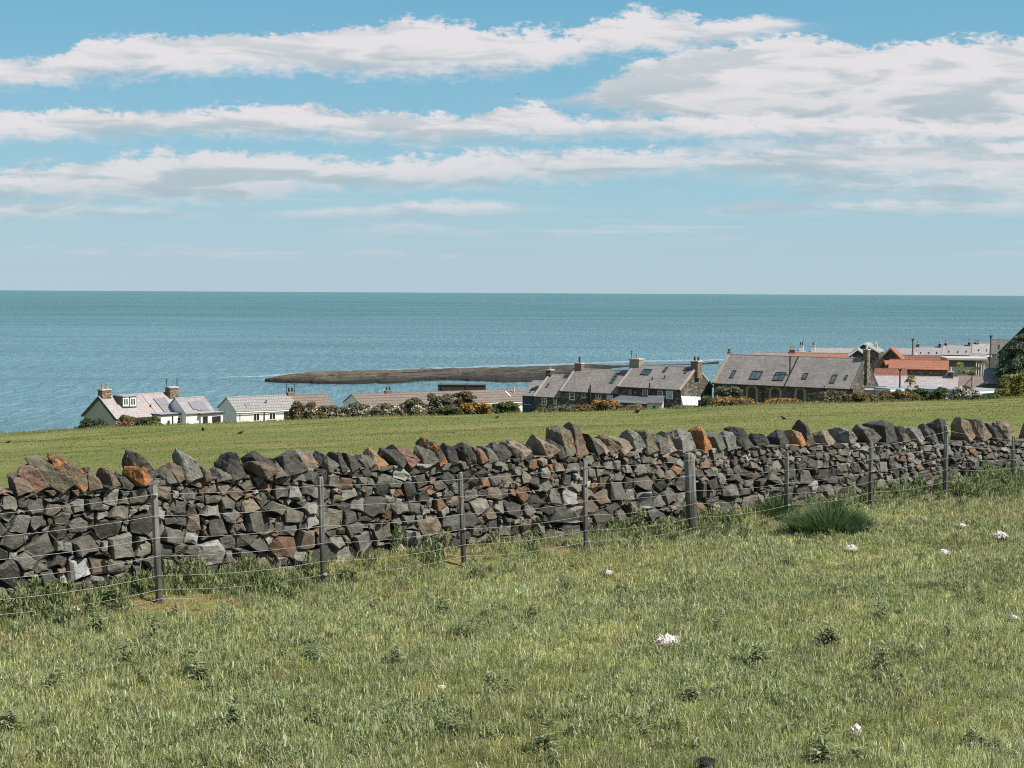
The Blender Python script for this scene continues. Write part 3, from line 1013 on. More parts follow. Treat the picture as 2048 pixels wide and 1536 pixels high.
def cope(px0, px1, ytop, lean, col, lich=0.05, front=0.0, kind=0, seed=0):
    rs = random.Random(seed * 31 + int(px0))
    s = wall_s_of_px((px0 + px1) / 2)
    x, y = wall_pt(s)
    w = (px1 - px0) / F * y / 0.80
    zb = float(wall_z(s, 1.0))
    ht = max(0.12, z_at(x, y, ytop) - zb)
    bm = bmesh.new()
    la = R(lean * 1.25)
    wid = max(0.065, min(w * 0.54, 0.24) if abs(lean) > 8 else w * 0.76)
    dep = rs.uniform(0.34, 0.46)
    H_ = 1.0
    pts_ = []
    tops = rs.uniform(0.25, 0.9)
    for hx in (-1, 1):
        for hy in (-1, 1):
            for hz in (0, 1):
                kx = 1.0 if hz == 0 else tops
                ky = 1.0 if hz == 0 else rs.uniform(0.55, 0.95)
                hzz = hz if hz == 0 else rs.uniform(0.55, 1.0)
                pts_.append((hx * wid / 2 * kx * rs.uniform(0.8, 1.1), hy * dep / 2 * ky * rs.uniform(0.85, 1.1), hzz))
    for _ in range(3):
        a = rs.uniform(0, 2 * math.pi)
        pts_.append((math.cos(a) * wid * rs.uniform(0.45, 0.58), math.sin(a) * dep * rs.uniform(0.42, 0.55), rs.uniform(0.15, 0.8)))
    pts_.append((rs.uniform(-0.2, 0.2) * wid, rs.uniform(-0.2, 0.2) * dep, 1.04))
    hgt = ht / max(0.6, math.cos(la)) * 0.98
    P = []
    for a, b, c in pts_:
        z0 = c * hgt
        X_ = a * math.cos(la) + z0 * math.sin(la)
        Z_ = -a * math.sin(la) + z0 * math.cos(la)
        P.append([X_, b, Z_])
    zmax = max(p[2] for p in P); zmin = min(p[2] for p in P)
    for p in P:
        p[2] = (p[2] - zmin) / (zmax - zmin) * (ht + 0.02) - 0.02
    mx = sum(p[0] for p in P) / len(P)
    twist = rs.uniform(-0.25, 0.25)
    for p in P:
        X_, Y_ = p[0] - mx, p[1]
        X_, Y_ = X_ * math.cos(twist) - Y_ * math.sin(twist), X_ * math.sin(twist) + Y_ * math.cos(twist)
        bm.verts.new(Vector((WD.x * X_ + WN.x * Y_, WD.y * X_ + WN.y * Y_, p[2])))
    r_ = bmesh.ops.convex_hull(bm, input=bm.verts)
    bmesh.ops.delete(bm, geom=[g for g in r_['geom_interior'] if isinstance(g, bmesh.types.BMVert)], context='VERTS')
    bmesh.ops.dissolve_limit(bm, angle_limit=R(12), verts=bm.verts, edges=bm.edges)
    bmesh.ops.bevel(bm, geom=list(bm.edges), offset=0.009, segments=1, affect='EDGES', clamp_overlap=True)
    bmesh.ops.triangulate(bm, faces=bm.faces)
    for lim in (0.12, 0.07, 0.05):
        bmesh.ops.subdivide_edges(bm, edges=[e for e in bm.edges if e.calc_length() > lim], cuts=1, use_grid_fill=False)
        bmesh.ops.triangulate(bm, faces=bm.faces)
    bm.normal_update()
    co = np.array([v_.co[:] for v_ in bm.verts])
    d1 = fbm(co[:, 0] * 7 + px0, co[:, 2] * 7 + co[:, 1] * 5, 3, 3) - 0.5
    d2 = np.abs(fbm(co[:, 0] * 16 + px0, co[:, 2] * 16 + co[:, 1] * 13, 8, 3) - 0.5)
    for vtx, k1, k2 in zip(bm.verts, d1, d2):
        vtx.co += vtx.normal * (k1 * 0.035 - k2 * 0.045 + rs.gauss(0, .0012))
    bmesh.ops.recalc_face_normals(bm, faces=bm.faces)
    me = bpy.data.meshes.new('cope_stone')
    bm.to_mesh(me); bm.free()
    a_ = me.color_attributes.new('Col', 'FLOAT_COLOR', 'POINT')
    c_ = np.tile(np.array((*col, lich + 0.24), dtype=np.float32), (len(me.vertices), 1))
    a_.data.foreach_set('color', c_.ravel())
    o = link('cope_stone', me, M['rock'], wall)
    bx, by = wall_pt(s, 0.10 + dep / 2 - 0.07 - front)
    o.location = Vector((bx, by, zb)) - WLOC
    return o


G = (0.115, 0.108, 0.088); DK = (0.062, 0.058, 0.050); BR = (0.135, 0.100, 0.070); RB = (0.165, 0.098, 0.07); OL = (0.125, 0.113, 0.075); TAN = (0.21, 0.165, 0.12); PG = (0.18, 0.172, 0.148)
COPES = [(-30, 22, 957, -15, G, .6), (22, 80, 947, -12, BR, .3), (34, 122, 931, -22, RB, .1), (72, 158, 910, -38, OL, .35), (100, 190, 903, -34, BR, .55), (176, 212, 936, -8, BR, .1),
          (207, 249, 937, -10, BR, .1), (240, 270, 951, -20, DK, .1), (258, 330, 903, -24, DK, .5), (256, 295, 934, -28, (0.33, 0.145, 0.06), .5, .1), (327, 352, 940, -5, G, .1), (335, 384, 926, -20, BR, .2), (360, 418, 898, -14, PG, .1), (405, 434, 932, -10, BR, .2),
          (430, 472, 937, -5, G, .05), (445, 502, 903, -10, DK, .05), (500, 552, 921, -34, BR, .2, .1), (503, 572, 903, -30, DK, .1), (548, 580, 917, -5, G, .05), (562, 626, 903, -8, DK, .05),
          (600, 657, 901, -26, PG, .5), (635, 692, 902, -26, G, .2), (675, 706, 906, -12, DK, .1), (655, 690, 911, -25, BR, .1), (690, 738, 906, -20, DK, .05), (716, 768, 909, -28, G, .2), (745, 792, 897, -20, TAN, .65),
          (768, 826, 896, -36, DK, .05), (800, 850, 889, -32, RB, .2), (838, 897, 892, -16, G, .05), (866, 907, 874, -20, DK, .6), (898, 937, 887, -10, DK, .02), (924, 964, 886, -16, DK, .02), (957, 988, 895, -18, RB, .1),
          (975, 1014, 893, -14, G, .05), (983, 1052, 885, -22, DK, .05), (1012, 1084, 877, -30, TAN, .15), (1050, 1092, 884, -10, DK, .05), (1078, 1132, 867, -28, TAN, .1), (1113, 1142, 877, -10, DK, .05),
          (1116, 1180, 850, -12, OL, .45), (1146, 1198, 845, -10, BR, .35), (1178, 1213, 866, -30, DK, .1), (1194, 1232, 876, -30, TAN, .1), (1208, 1257, 870, -26, BR, .2), (1232, 1282, 874, -22, TAN, .2), (1252, 1312, 858, -24, PG, .05),
          (1288, 1332, 860, -8, OL, .05), (1322, 1352, 869, -4, G, .05), (1330, 1372, 861, -10, TAN, .1), (1364, 1407, 857, -8, PG, .05), (1398, 1442, 851, -16, OL, .75), (1428, 1472, 867, -16, G, .05), (1454, 1492, 861, -10, PG, .05),
          (1482, 1517, 854, -8, DK, .02), (1514, 1557, 867, -24, DK, .1), (1548, 1607, 860, -20, DK, .05), (1596, 1627, 860, -10, TAN, .7), (1610, 1652, 839, -10, DK, .4), (1644, 1692, 860, -16, TAN, .3), (1668, 1747, 855, -24, PG, .35),
          (1733, 1777, 850, -28, G, .05), (1762, 1814, 840, -8, DK, .02), (1797, 1837, 851, -20, G, .05), (1828, 1867, 855, -22, PG, .05), (1862, 1890, 848, -14, G, .1), (1872, 1926, 836, -10, DK, .05), (1922, 1972, 834, -22, TAN, .45),
          (1950, 1998, 838, -26, TAN, .35), (1988, 2022, 846, -20, DK, .05), (2002, 2052, 841, -16, TAN, .05)]
for k, c in enumerate(COPES):
    cope(*c[:6], *(c[6:7]), seed=k)
for k, px in enumerate(list(range(-330, -40, 48)) + list(range(2054, 2270, 34))):
    cope(px, px + 52, COPEB(px) - random.uniform(34, 60), random.uniform(-28, -6), random.choice([G, DK, BR, TAN, PG]), random.choice([.05, .3]), seed=200 + k)

# ------------------------------------------------------------------ wire fence in front of the wall
fence = empty('wire_fence', (FA.x, FA.y, gz(FA.x, FA.y)), 0, label='thin timber post and wire fence standing in front of the stone wall', cat='fence')
FLOC = Vector(fence.location)
PTOP = {0: 972, 1: 955, 2: 945, 3: 921, 4: 908, 5: 905, 6: 885, 7: 852, 8: 873}
PBOT = {0: 1206, 1: 1181, 2: 1131, 3: 1105, 4: 1074, 5: 1036, 6: 1018, 7: 993, 8: 976}
PBEND = {0: (0.03, 0.01), 1: (0.0, 0.0), 2: (-0.02, 0.01), 3: (0.0, 0.02), 4: (0, 0), 5: (0.01, 0.0), 6: (0.01, 0.0), 7: (0, 0), 8: (0, 0)}
tops = {}
bases = {}
for i in range(-2, 12):
    p = fence_xy(i)
    g = gz(p.x, p.y)
    if i in PTOP:
        zt = z_at(p.x, p.y, PTOP[i])
        lx = {0: -0.045, 1: -0.03, 2: -0.05, 3: -0.02, 4: -0.06, 5: -0.02, 6: -0.01, 7: -0.01, 8: -0.01}[i]
    else:
        zt = g + 1.13; lx = 0.0
    bases[i] = Vector((p.x, p.y, g)); tops[i] = Vector((p.x + lx, p.y, zt))
for i in range(-2, 12):
    b, t = bases[i], tops[i]
    strainer = i == 4
    rr = 0.074 if strainer else 0.031
    m = MB()
    n = 7 if strainer else 6
    cols = []
    rs = random.Random(i + 50)
    H_ = t.z - b.z
    rings = [(-0.18, 1.0), (0.25, 1.0), (0.6, 0.98), (0.97, 0.96), (1.0, 0.80)]
    vs = []
    offs = [rs.uniform(0.86, 1.12) for _ in range(n)]
    a0 = rs.uniform(0, 6)
    if not strainer: offs = [1.2 if k % 3 == 0 else 1.0 for k in range(n)]
    for hf, sc_ in rings:
        cx = (t.x - b.x) * hf; cy = (t.y - b.y) * hf
        for k in range(n):
            an = a0 + 2 * math.pi * k / n
            vs.append((cx + math.cos(an) * rr * offs[k] * sc_, cy + math.sin(an) * rr * offs[k] * sc_, H_ * hf + (rs.uniform(-0.012, 0.012) if hf == 1.0 else 0)))
    fs = []
    for q in range(len(rings) - 1):
        for k in range(n):
            k2 = (k + 1) % n
            fs.append((q * n + k, q * n + k2, (q + 1) * n + k2, (q + 1) * n + k))
    fs.append(tuple(range((len(rings) - 1) * n, len(rings) * n)))
    m.add(vs, fs)
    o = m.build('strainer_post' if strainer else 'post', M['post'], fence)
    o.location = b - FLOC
    if strainer: o['label'] = 'stout weathered strainer post much thicker than the others'
WF = [0.935, 0.752, 0.566, 0.41, 0.245, 0.125, 0.02]
camdir = WN * -1
for w, fr in enumerate(WF):
    m = MB()
    P_ = []
    for i in range(-2, 12):
        b, t = bases[i], tops[i]
        c = b + (t - b) * fr + Vector((0, 0, 0.03 if w == 6 else 0))
        c = c + camdir * ((0.085 if i == 4 else 0.045))
        P_.append(c)
    pts_ = []
    for i in range(len(P_) - 1):
        for q in range(6):
            f_ = q / 6
            c = P_[i].lerp(P_[i + 1], f_)
            c.z -= 0.018 * (1 - (2 * f_ - 1) ** 2) * (1 + 0.3 * w)
            pts_.append(c - FLOC)
    pts_.append(P_[-1] - FLOC)
    m.tube(pts_, 0.0021, 5)
    m.build('wire', M['wire'], fence, smooth=True)
    for i in range(0, 9):                      # the tie that holds this wire to its post
        c = P_[i + 2] - FLOC
        k = MB(); k.box((c.x - 0.014, c.y - 0.012, c.z - 0.010), (c.x + 0.014, c.y + 0.012, c.z + 0.010))
        if (w * 5 + i * 3) % 7 == 0: k.build('wire_tie', M['staple'], fence)

# ------------------------------------------------------------------ grass and weeds of the near field
def blades(name, n, pos, hgt, wid, cols, lean=0.5, mat=M['grass'], lean_dir=None, parent=None, curl=0.5):
    """pos (n,3); every blade a bent tapering strip of five vertices"""
    az = rng.uniform(0, 2 * np.pi, n) if lean_dir is None else lean_dir + rng.normal(0, 0.9, n)
    ln = np.abs(rng.normal(0, lean, n)) + 0.08
    wd = az + np.pi / 2 + rng.normal(0, 0.7, n)
    ux, uy = np.cos(az), np.sin(az)
    wx, wy = np.cos(wd) * wid / 2, np.sin(wd) * wid / 2
    V = np.zeros((n, 5, 3))
    b = pos
    m1 = hgt * 0.55; h1 = np.cos(ln * 0.6) * m1; d1 = np.sin(ln * 0.6) * m1
    l2 = ln * (1 + curl); h2 = h1 + np.cos(l2) * hgt * 0.45; d2 = d1 + np.sin(np.minimum(l2, 1.9)) * hgt * 0.45
    V[:, 0] = b + np.stack([-wx, -wy, np.zeros(n) - 0.01], -1)
    V[:, 1] = b + np.stack([wx, wy, np.zeros(n) - 0.01], -1)
    V[:, 2] = b + np.stack([ux * d1 + wx * .75, uy * d1 + wy * .75, h1], -1)
    V[:, 3] = b + np.stack([ux * d1 - wx * .75, uy * d1 - wy * .75, h1], -1)
    V[:, 4] = b + np.stack([ux * d2, uy * d2, h2], -1)
    base = np.arange(n)[:, None] * 5
    fl = np.concatenate([base + np.array([[0, 1, 2, 3]]), base + np.array([[3, 2, 4]])], 1).ravel()
    ls = (np.arange(n)[:, None] * 7 + np.array([[0, 4]])).ravel()
    C4 = np.ones((n, 5, 4)); C4[..., :3] = cols[:, None, :]
    return np_mesh(name, V.reshape(-1, 3), fl, ls, None, C4.reshape(-1, 4), mat, parent)


PATCH = [(375, 1212, 0.50, 0.20), (945, 1128, 0.42, 0.22), (1115, 1108, 0.22, 0.12), (1135, 1143, 0.26, 0.14), (15, 1275, 0.3, 0.14), (1320, 1048, 0.3, 0.15), (560, 1130, 0.3, 0.15)]
PATCH = [(ground_hit(a, b), ra, rb) for a, b, ra, rb in PATCH]


def patch_mask(x, y):
    m = np.zeros_like(x)
    for p, ra, rb in PATCH:
        d = ((x - p.x) / ra) ** 2 + ((y - p.y) / (rb * 2.2)) ** 2
        m = np.maximum(m, np.clip(1.6 - d - (vnoise(x * 9, y * 9, 77) - 0.5) * 1.2, 0, 1))
    return m


def wall_t(x, y):
    return (x - WO.x) * WN.x + (y - WO.y) * WN.y


def near_points(n, y0=7.3, y1=40):
    # density falls with distance: uniform in 1/y is too steep, use y^-0.4
    q = rng.uniform(0, 1, n * 2)
    e = -0.1
    Y = (y0 ** (1 + e) + q * (y1 ** (1 + e) - y0 ** (1 + e))) ** (1 / (1 + e))
    X = rng.uniform(-1, 1, n * 2) * (0.372 * Y + 2.8)
    k = wall_t(X, Y) < 0.0
    return X[k][:n], Y[k][:n]


GX, GY = near_points(540000)                    # short turf
TX, TY = near_points(33000)                     # tufts whose blades splay outwards
_s = rng.uniform(S0, S1, 2600); _o = -np.abs(rng.normal(0.1, 0.45, 2600)) - 0.04      # long rough grass at the wall foot
EX = WO.x + WD.x * _s + WN.x * _o; EY = WO.y + WD.y * _s + WN.y * _o
NT0 = len(TX); TX = np.concatenate([TX, EX]); TY = np.concatenate([TY, EY])
tk = rng.integers(14, 40, len(TX)); ti = np.repeat(np.arange(len(TX)), tk)
ta = rng.uniform(0, 2 * np.pi, len(ti)); tr = np.sqrt(rng.random(len(ti)))
tw = rng.uniform(0.025, 0.085, len(TX))
thh = rng.uniform(0.035, 0.115, len(TX)) * (0.6 + 0.8 * fbm(TX * 0.9, TY * 0.9, 43, 3))
thh[NT0:] *= rng.uniform(0.8, 1.9, len(TX) - NT0) * (0.5 + fbm(TX[NT0:] * 1.5, TY[NT0:] * 1.5, 47, 2))
tkind = fbm(TX * 1.1, TY * 1.1, 95, 3) + rng.normal(0, 0.12, len(TX))
isT = np.concatenate([np.zeros(len(GX), bool), np.ones(len(ti), bool)])
LD = np.concatenate([rng.uniform(0, 2 * np.pi, len(GX)), ta])
TR = np.concatenate([np.zeros(len(GX)), tr])
TH_ = np.concatenate([np.zeros(len(GX)), thh[ti]])
TK = np.concatenate([np.zeros(len(GX)), tkind[ti]])
GX = np.concatenate([GX, TX[ti] + np.cos(ta) * tr * tw[ti]]); GY = np.concatenate([GY, TY[ti] + np.sin(ta) * tr * tw[ti]])
TID = np.concatenate([np.zeros(len(LD) - len(ti), int), ti])
n = len(GX)
pm = patch_mask(GX, GY)
keep = rng.uniform(0, 1, n) > pm * 0.75
GX, GY, pm, isT, LD, TR, TH_, TK, TID = (q[keep] for q in (GX, GY, pm, isT, LD, TR, TH_, TK, TID))
n = len(GX)
big = fbm(GX * 0.35, GY * 0.35, 31, 3); mid = fbm(GX * 1.3, GY * 1.3, 41, 3); sm = fbm(GX * 4.5, GY * 4.5, 51, 2)
lush = np.clip((mid - 0.42) * 4, 0, 1) * 0.55 + np.clip((sm - 0.42) * 4, 0, 1) * 0.45
hg = np.where(isT, TH_ * (1.1 - .3 * TR), 0.022 + 0.045 * lush + 0.02 * rng.random(n)) * rng.uniform(0.65, 1.3, n)
stalk = rng.random(n) < 0.012
hg = np.where(stalk, rng.uniform(0.12, 0.26, n), hg)
wd = np.where(stalk, 0.0035, rng.uniform(0.0024, 0.0054, n)) * np.clip(GY / 12, 0.8, 1.7)
pal = np.array([(0.178, 0.208, 0.064), (0.232, 0.250, 0.088), (0.112, 0.148, 0.054), (0.30, 0.28, 0.122), (0.48, 0.43, 0.26), (0.238, 0.258, 0.132)])
yel = np.clip((big - 0.42) * 3.0 + (GX / np.maximum(GY, 1)) * 1.1 + 0.1, 0, 1)
weed = np.clip((fbm(GX * 0.8, GY * 0.8, 91, 3) - 0.5) * 5 - (GX / np.maximum(GY, 1)) * 1.2, 0, 1)
P_ = np.stack([0.34 - 0.08 * yel, 0.20 + 0.12 * yel, 0.23 - 0.15 * yel, 0.06 + 0.16 * yel, 0.11 + 0.03 * yel, 0.10 + 0.35 * weed], -1)
P_ /= P_.sum(1, keepdims=True)
ci = (P_.cumsum(1) < rng.random((n, 1))).sum(1).clip(0, 5)
tb = rng.uniform(0.55, 1.45, len(TX))
tc = np.where(TK > 0.60, 5, np.where(TK > 0.52, 0, np.where(TK < 0.36, 3, ci)))
ci = np.where(isT & (rng.random(n) < 0.75), tc, ci)
gc = pal[ci] * rng.uniform(0.40, 1.7, (n, 1)) * 1.42 * np.where(isT, tb[TID], 1.0)[:, None] * (0.66 + 0.64 * fbm(GX * 0.75, GY * 0.75, 101, 3))[:, None]
wd = np.where(ci == 5, wd * 1.7, wd)
gc = np.where((pm > 0.15)[:, None], np.array((0.52, 0.37, 0.19)) * rng.uniform(0.5, 1.2, (n, 1)), gc)
hg = np.where(pm > 0.15, hg * 0.45, hg)
gc = np.where(stalk[:, None], np.array((0.50, 0.44, 0.28)) * rng.uniform(0.6, 1.2, (n, 1)), gc)
gp = np.stack([GX, GY, ground(GX, GY)], -1)
g_o = blades('pasture_grass', n, gp, hg, wd, gc, np.where(isT, 0.5 + 0.9 * TR, 1.3), lean_dir=LD, curl=0.9)
tag(g_o, kind='stuff', label='short tussocky green and yellow pasture grass of the near field')

# short turf of the far field, coarser with distance
n = 240000
q = rng.uniform(0, 1, n * 2)
Y = 22 * (136 / 22) ** (q ** 0.75)
X = rng.uniform(-1, 1, n * 2) * (0.40 * Y + 2)
k = wall_t(X, Y) > 0.75
X, Y = X[k][:n], Y[k][:n]
n = len(X)
bigf = fbm(X * 0.05, Y * 0.05, 61, 3); midf = fbm(X * 0.4, Y * 0.4, 71, 3)
hh = (0.010 + 0.032 * midf) * rng.uniform(0.6, 1.3, n) * np.clip(Y / 60, 0.8, 1.3)
palf = np.array([(0.168, 0.200, 0.048), (0.220, 0.230, 0.066), (0.30, 0.262, 0.11), (0.128, 0.165, 0.045)])
w_ = np.clip((bigf - 0.45) * 5 + (Y - 85) / 70, 0, 1)
P_ = np.stack([0.40 - .2 * w_, 0.30 + 0 * w_, 0.06 + 0.34 * w_, 0.24 - .14 * w_], -1); P_ /= P_.sum(1, keepdims=True)
ci = (P_.cumsum(1) < rng.random((n, 1))).sum(1).clip(0, 3)
fc = palf[ci] * rng.uniform(0.78, 1.08, (n, 1)) * 0.93 * (0.82 + 0.36 * fbm(X * 0.11, Y * 0.06, 83, 3))[:, None]
f_o = blades('meadow_turf', n, np.stack([X, Y, ground(X, Y)], -1), hh, np.clip(0.012 * Y / 25, 0.012, 0.06), fc, 1.0)
tag(f_o, kind='stuff', label='close cropped turf of the field beyond the stone wall')


# rank grass along the far edge of the field
n = 16000
X = rng.uniform(-52, 56, n); Y = YE - 5 + rng.uniform(0, 1, n) ** 0.6 * 7.5
tus = fbm(X * 0.45, Y * 0.6, 29, 3)
hh = (0.06 + 0.42 * np.clip(tus - 0.42, 0, 1) * 2.2) * rng.uniform(0.6, 1.2, n)
mc = np.array([(0.30, 0.26, 0.12), (0.20, 0.215, 0.07), (0.38, 0.33, 0.17), (0.14, 0.16, 0.055)])[rng.integers(0, 4, n)] * rng.uniform(0.8, 1.15, (n, 1))
m_o = blades('field_margin', n, np.stack([X, Y, ground(X, Y)], -1), hh, np.full(n, 0.05), mc, 0.6)
tag(m_o, kind='stuff', label='rank tawny grass along the far edge of the field')


# leafy plants: leaves are small bent blades on stems
def leafy(name, spots, cols, leaf=(0.05, 0.014), hgt=(0.15, 0.35), per=46, spread=0.12, mat=M['foliage'], lean=0.9):
    P0 = []; H0 = []; W0 = []; C0 = []
    for (x, y, sc_) in spots:
        m = int(per * (0.6 + 0.8 * random.random()))
        g = gz(x, y)
        hx = rng.uniform(hgt[0], hgt[1]) * sc_
        zz = rng.uniform(0.0, 1.0, m) ** 0.8
        rad = spread * sc_ * (1 - 0.55 * zz) * np.sqrt(rng.random(m))
        an = rng.uniform(0, 2 * np.pi, m)
        P0.append(np.stack([x + rad * np.cos(an), y + rad * np.sin(an), g + zz * hx * 0.85], -1))
        H0.append(rng.uniform(0.7, 1.4, m) * leaf[0] * (0.6 + 0.5 * sc_)); W0.append(rng.uniform(0.7, 1.3, m) * leaf[1] * (0.6 + 0.5 * sc_))
        c = np.array(cols)[rng.integers(0, len(cols), m)] * rng.uniform(0.7, 1.3, (m, 1))
        C0.append(c)
    P0 = np.concatenate(P0); H0 = np.concatenate(H0); W0 = np.concatenate(W0); C0 = np.concatenate(C0)
    return blades(name, len(P0), P0, H0, W0, C0, lean, mat)


NET = [(0.15, 0.195, 0.075), (0.21, 0.25, 0.11), (0.105, 0.15, 0.058), (0.31, 0.33, 0.17), (0.25, 0.265, 0.125)]
spots = []
for _ in range(560):
    s = random.uniform(S0, S1)
    off = -abs(random.gauss(0.05, 0.42))
    x, y = wall_pt(s, off - 0.03)
    pxs = 1024 + F * x / y
    lushw = max([0.0] + [1 - abs(pxs - c) / h_ for c, h_ in ((2000, 190), (1350, 75), (1540, 60), (250, 90), (470, 80), (860, 70), (60, 60))])
    if vnoise(s * 0.9, 3.0, 5) < 0.42 and random.random() < 0.85 - lushw: continue
    if patch_mask(np.array([x]), np.array([y]))[0] > 0.2: continue
    sc_ = random.uniform(0.25, 1.0) * (0.65 + 0.6 * float(vnoise(s * 1.7, 9.0, 6))) * (1.0 + 0.35 * max(0, (s - 12) / 10))
    spots.append((x, y, sc_))
for c, h_, k_, m_ in ((1990, 130, 1.3, 110), (1880, 60, 1.1, 40), (1350, 60, 0.8, 40), (255, 50, .8, 26), (470, 50, .75, 26), (600, 40, .6, 14), (865, 60, .7, 30), (60, 50, .7, 18)):
    for _ in range(m_):
        s = wall_s_of_px(c + random.gauss(0, h_ * .5)); x, y = wall_pt(s, -abs(random.gauss(.1, .55)) - .05)
        if patch_mask(np.array([x]), np.array([y]))[0] < 0.2: spots.append((x, y, k_ * random.uniform(.55, 1.1)))
w_o = leafy('nettle_growth', spots, NET, (0.070, 0.017), (0.10, 0.38), 75, 0.15, lean=1.2)
tag(w_o, kind='stuff', label='rough nettles and weeds growing along the foot of the wall')

spots = []
for _ in range(21000):
    x = random.uniform(-7.5, 9.5); y = random.uniform(7.6, 27)
    if abs(x) > 0.38 * y + 2.4 or wall_t(x, y) > -0.25: continue
    dens = float(fbm(x * 0.55, y * 0.55, 91, 3)) - 0.22 * (x / y) - 0.02
    if random.random() > max(0.06, (dens - 0.42) * 4.5): continue
    spots.append((x, y, random.uniform(0.35, 0.9)))
w_o = leafy('pasture_weeds', spots, [(0.27, 0.31, 0.135), (0.36, 0.385, 0.20), (0.18, 0.23, 0.09), (0.46, 0.46, 0.27), (0.25, 0.28, 0.10)], (0.052, 0.0095), (0.04, 0.19), 34, 0.12, lean=1.5)
tag(w_o, kind='stuff', label='pale grey green creeping weeds spread through the near pasture')

# thistles: one prototype of rosette leaves and stems, then copies
def thistle_mesh(seed):
    rs = random.Random(seed)
    m = MB()
    for st in range(rs.randint(3, 6)):
        a0 = rs.uniform(0, 6.28); rr = rs.uniform(0.0, 0.14)
        bx, by = math.cos(a0) * rr, math.sin(a0) * rr
        H_ = rs.uniform(0.09, 0.26)
        for k in range(rs.randint(24, 38)):
            z = H_ * rs.random() ** 1.2
            a = rs.uniform(0, 6.28)
            L = rs.uniform(0.06, 0.13) * (1.15 - 0.5 * z / H_)
            up = rs.uniform(0.1, 0.9)
            w = rs.uniform(0.006, 0.013)
            d = Vector((math.cos(a), math.sin(a), 0)); n_ = Vector((-d.y, d.x, 0))
            p0 = Vector((bx, by, z)); p1 = p0 + d * L * 0.5 + Vector((0, 0, L * 0.45 * up)); p2 = p0 + d * L + Vector((0, 0, L * (0.7 * up - 0.15)))
            c = random.choice([(0.20, 0.240, 0.105), (0.27, 0.300, 0.150), (0.15, 0.190, 0.075), (0.34, 0.35, 0.20)])
            k_ = rs.uniform(0.75, 1.25); c = (c[0] * k_, c[1] * k_, c[2] * k_, 1)
            tw = Vector((0, 0, rs.uniform(-0.4, 0.4)))
            n2 = (n_ + tw).normalized()
            m.add([p0 - n2 * w * .4, p0 + n2 * w * .4, p1 + n2 * w, p1 - n2 * w, p2], [(0, 1, 2, 3), (3, 2, 4)], c)
    return m


TH = []
for sd in range(6):
    TH.append(thistle_mesh(sd).build('thistle', M['foliage'], fix=False))
tspots = [(1660, 1290, 1.35), (400, 1352, 1.3), (1515, 1330, 1.1), (1440, 1262, 0.8), (1250, 1190, 0.9), (1130, 1180, 1.0), (20, 1470, 1.3), (40, 1240, 1.2), (190, 1262, 1.3), (225, 1215, 1.2),
          (880, 1232, 1.0), (930, 1275, 0.9), (740, 1225, 0.9), (460, 1250, 1.0), (830, 1150, 0.9), (700, 1160, 0.9), (560, 1190, 1.0), (1345, 1085, 1.0), (1485, 1078, 0.8), (1905, 1175, 0.9), (1900, 1270, 0.8), (1960, 1210, 0.8),
          (1680, 1185, 0.8), (1770, 1240, 0.8), (470, 1455, 1.0), (1090, 1515, 1.1), (1280, 1480, 0.9), (790, 1330, 0.9), (1000, 1390, 0.9), (620, 1320, 0.9), (1770, 1345, 1.1), (1680, 1525, 1.2), (1950, 1500, 1.0), (250, 1330, 1.0),
          (100, 1380, 0.9), (900, 1470, 0.9), (1380, 1405, 0.8), (1840, 1120, 0.7), (640, 1450, 0.8), (310, 1285, 1.1), (1060, 1240, 0.8), (1580, 1130, 0.8)]
for k, (a, b, s_) in enumerate(tspots):
    p = ground_hit(a, b)
    o = TH[k] if k < 6 else TH[k % 6].copy()
    if k >= 6: COL.objects.link(o)
    o.location = (p.x, p.y, p.z - 0.005)
    o.rotation_euler = (0, 0, random.uniform(0, 6.28))
    q = min(s_, 1.15) * 0.85
    o.scale = (q, q, q * random.uniform(0.8, 1.2))
    tag(o, 'low grey green spiky thistle growing in the near pasture', 'thistle', 'thistles in the near pasture')
tag(TH[0], 'largest grey green thistle, in the pasture right of the big pinkish wool tuft', 'thistle', 'thistles in the near pasture')
tag(TH[1], 'dark spiky thistle in the left foreground pasture below the leftmost fence post', 'thistle', 'thistles in the near pasture')


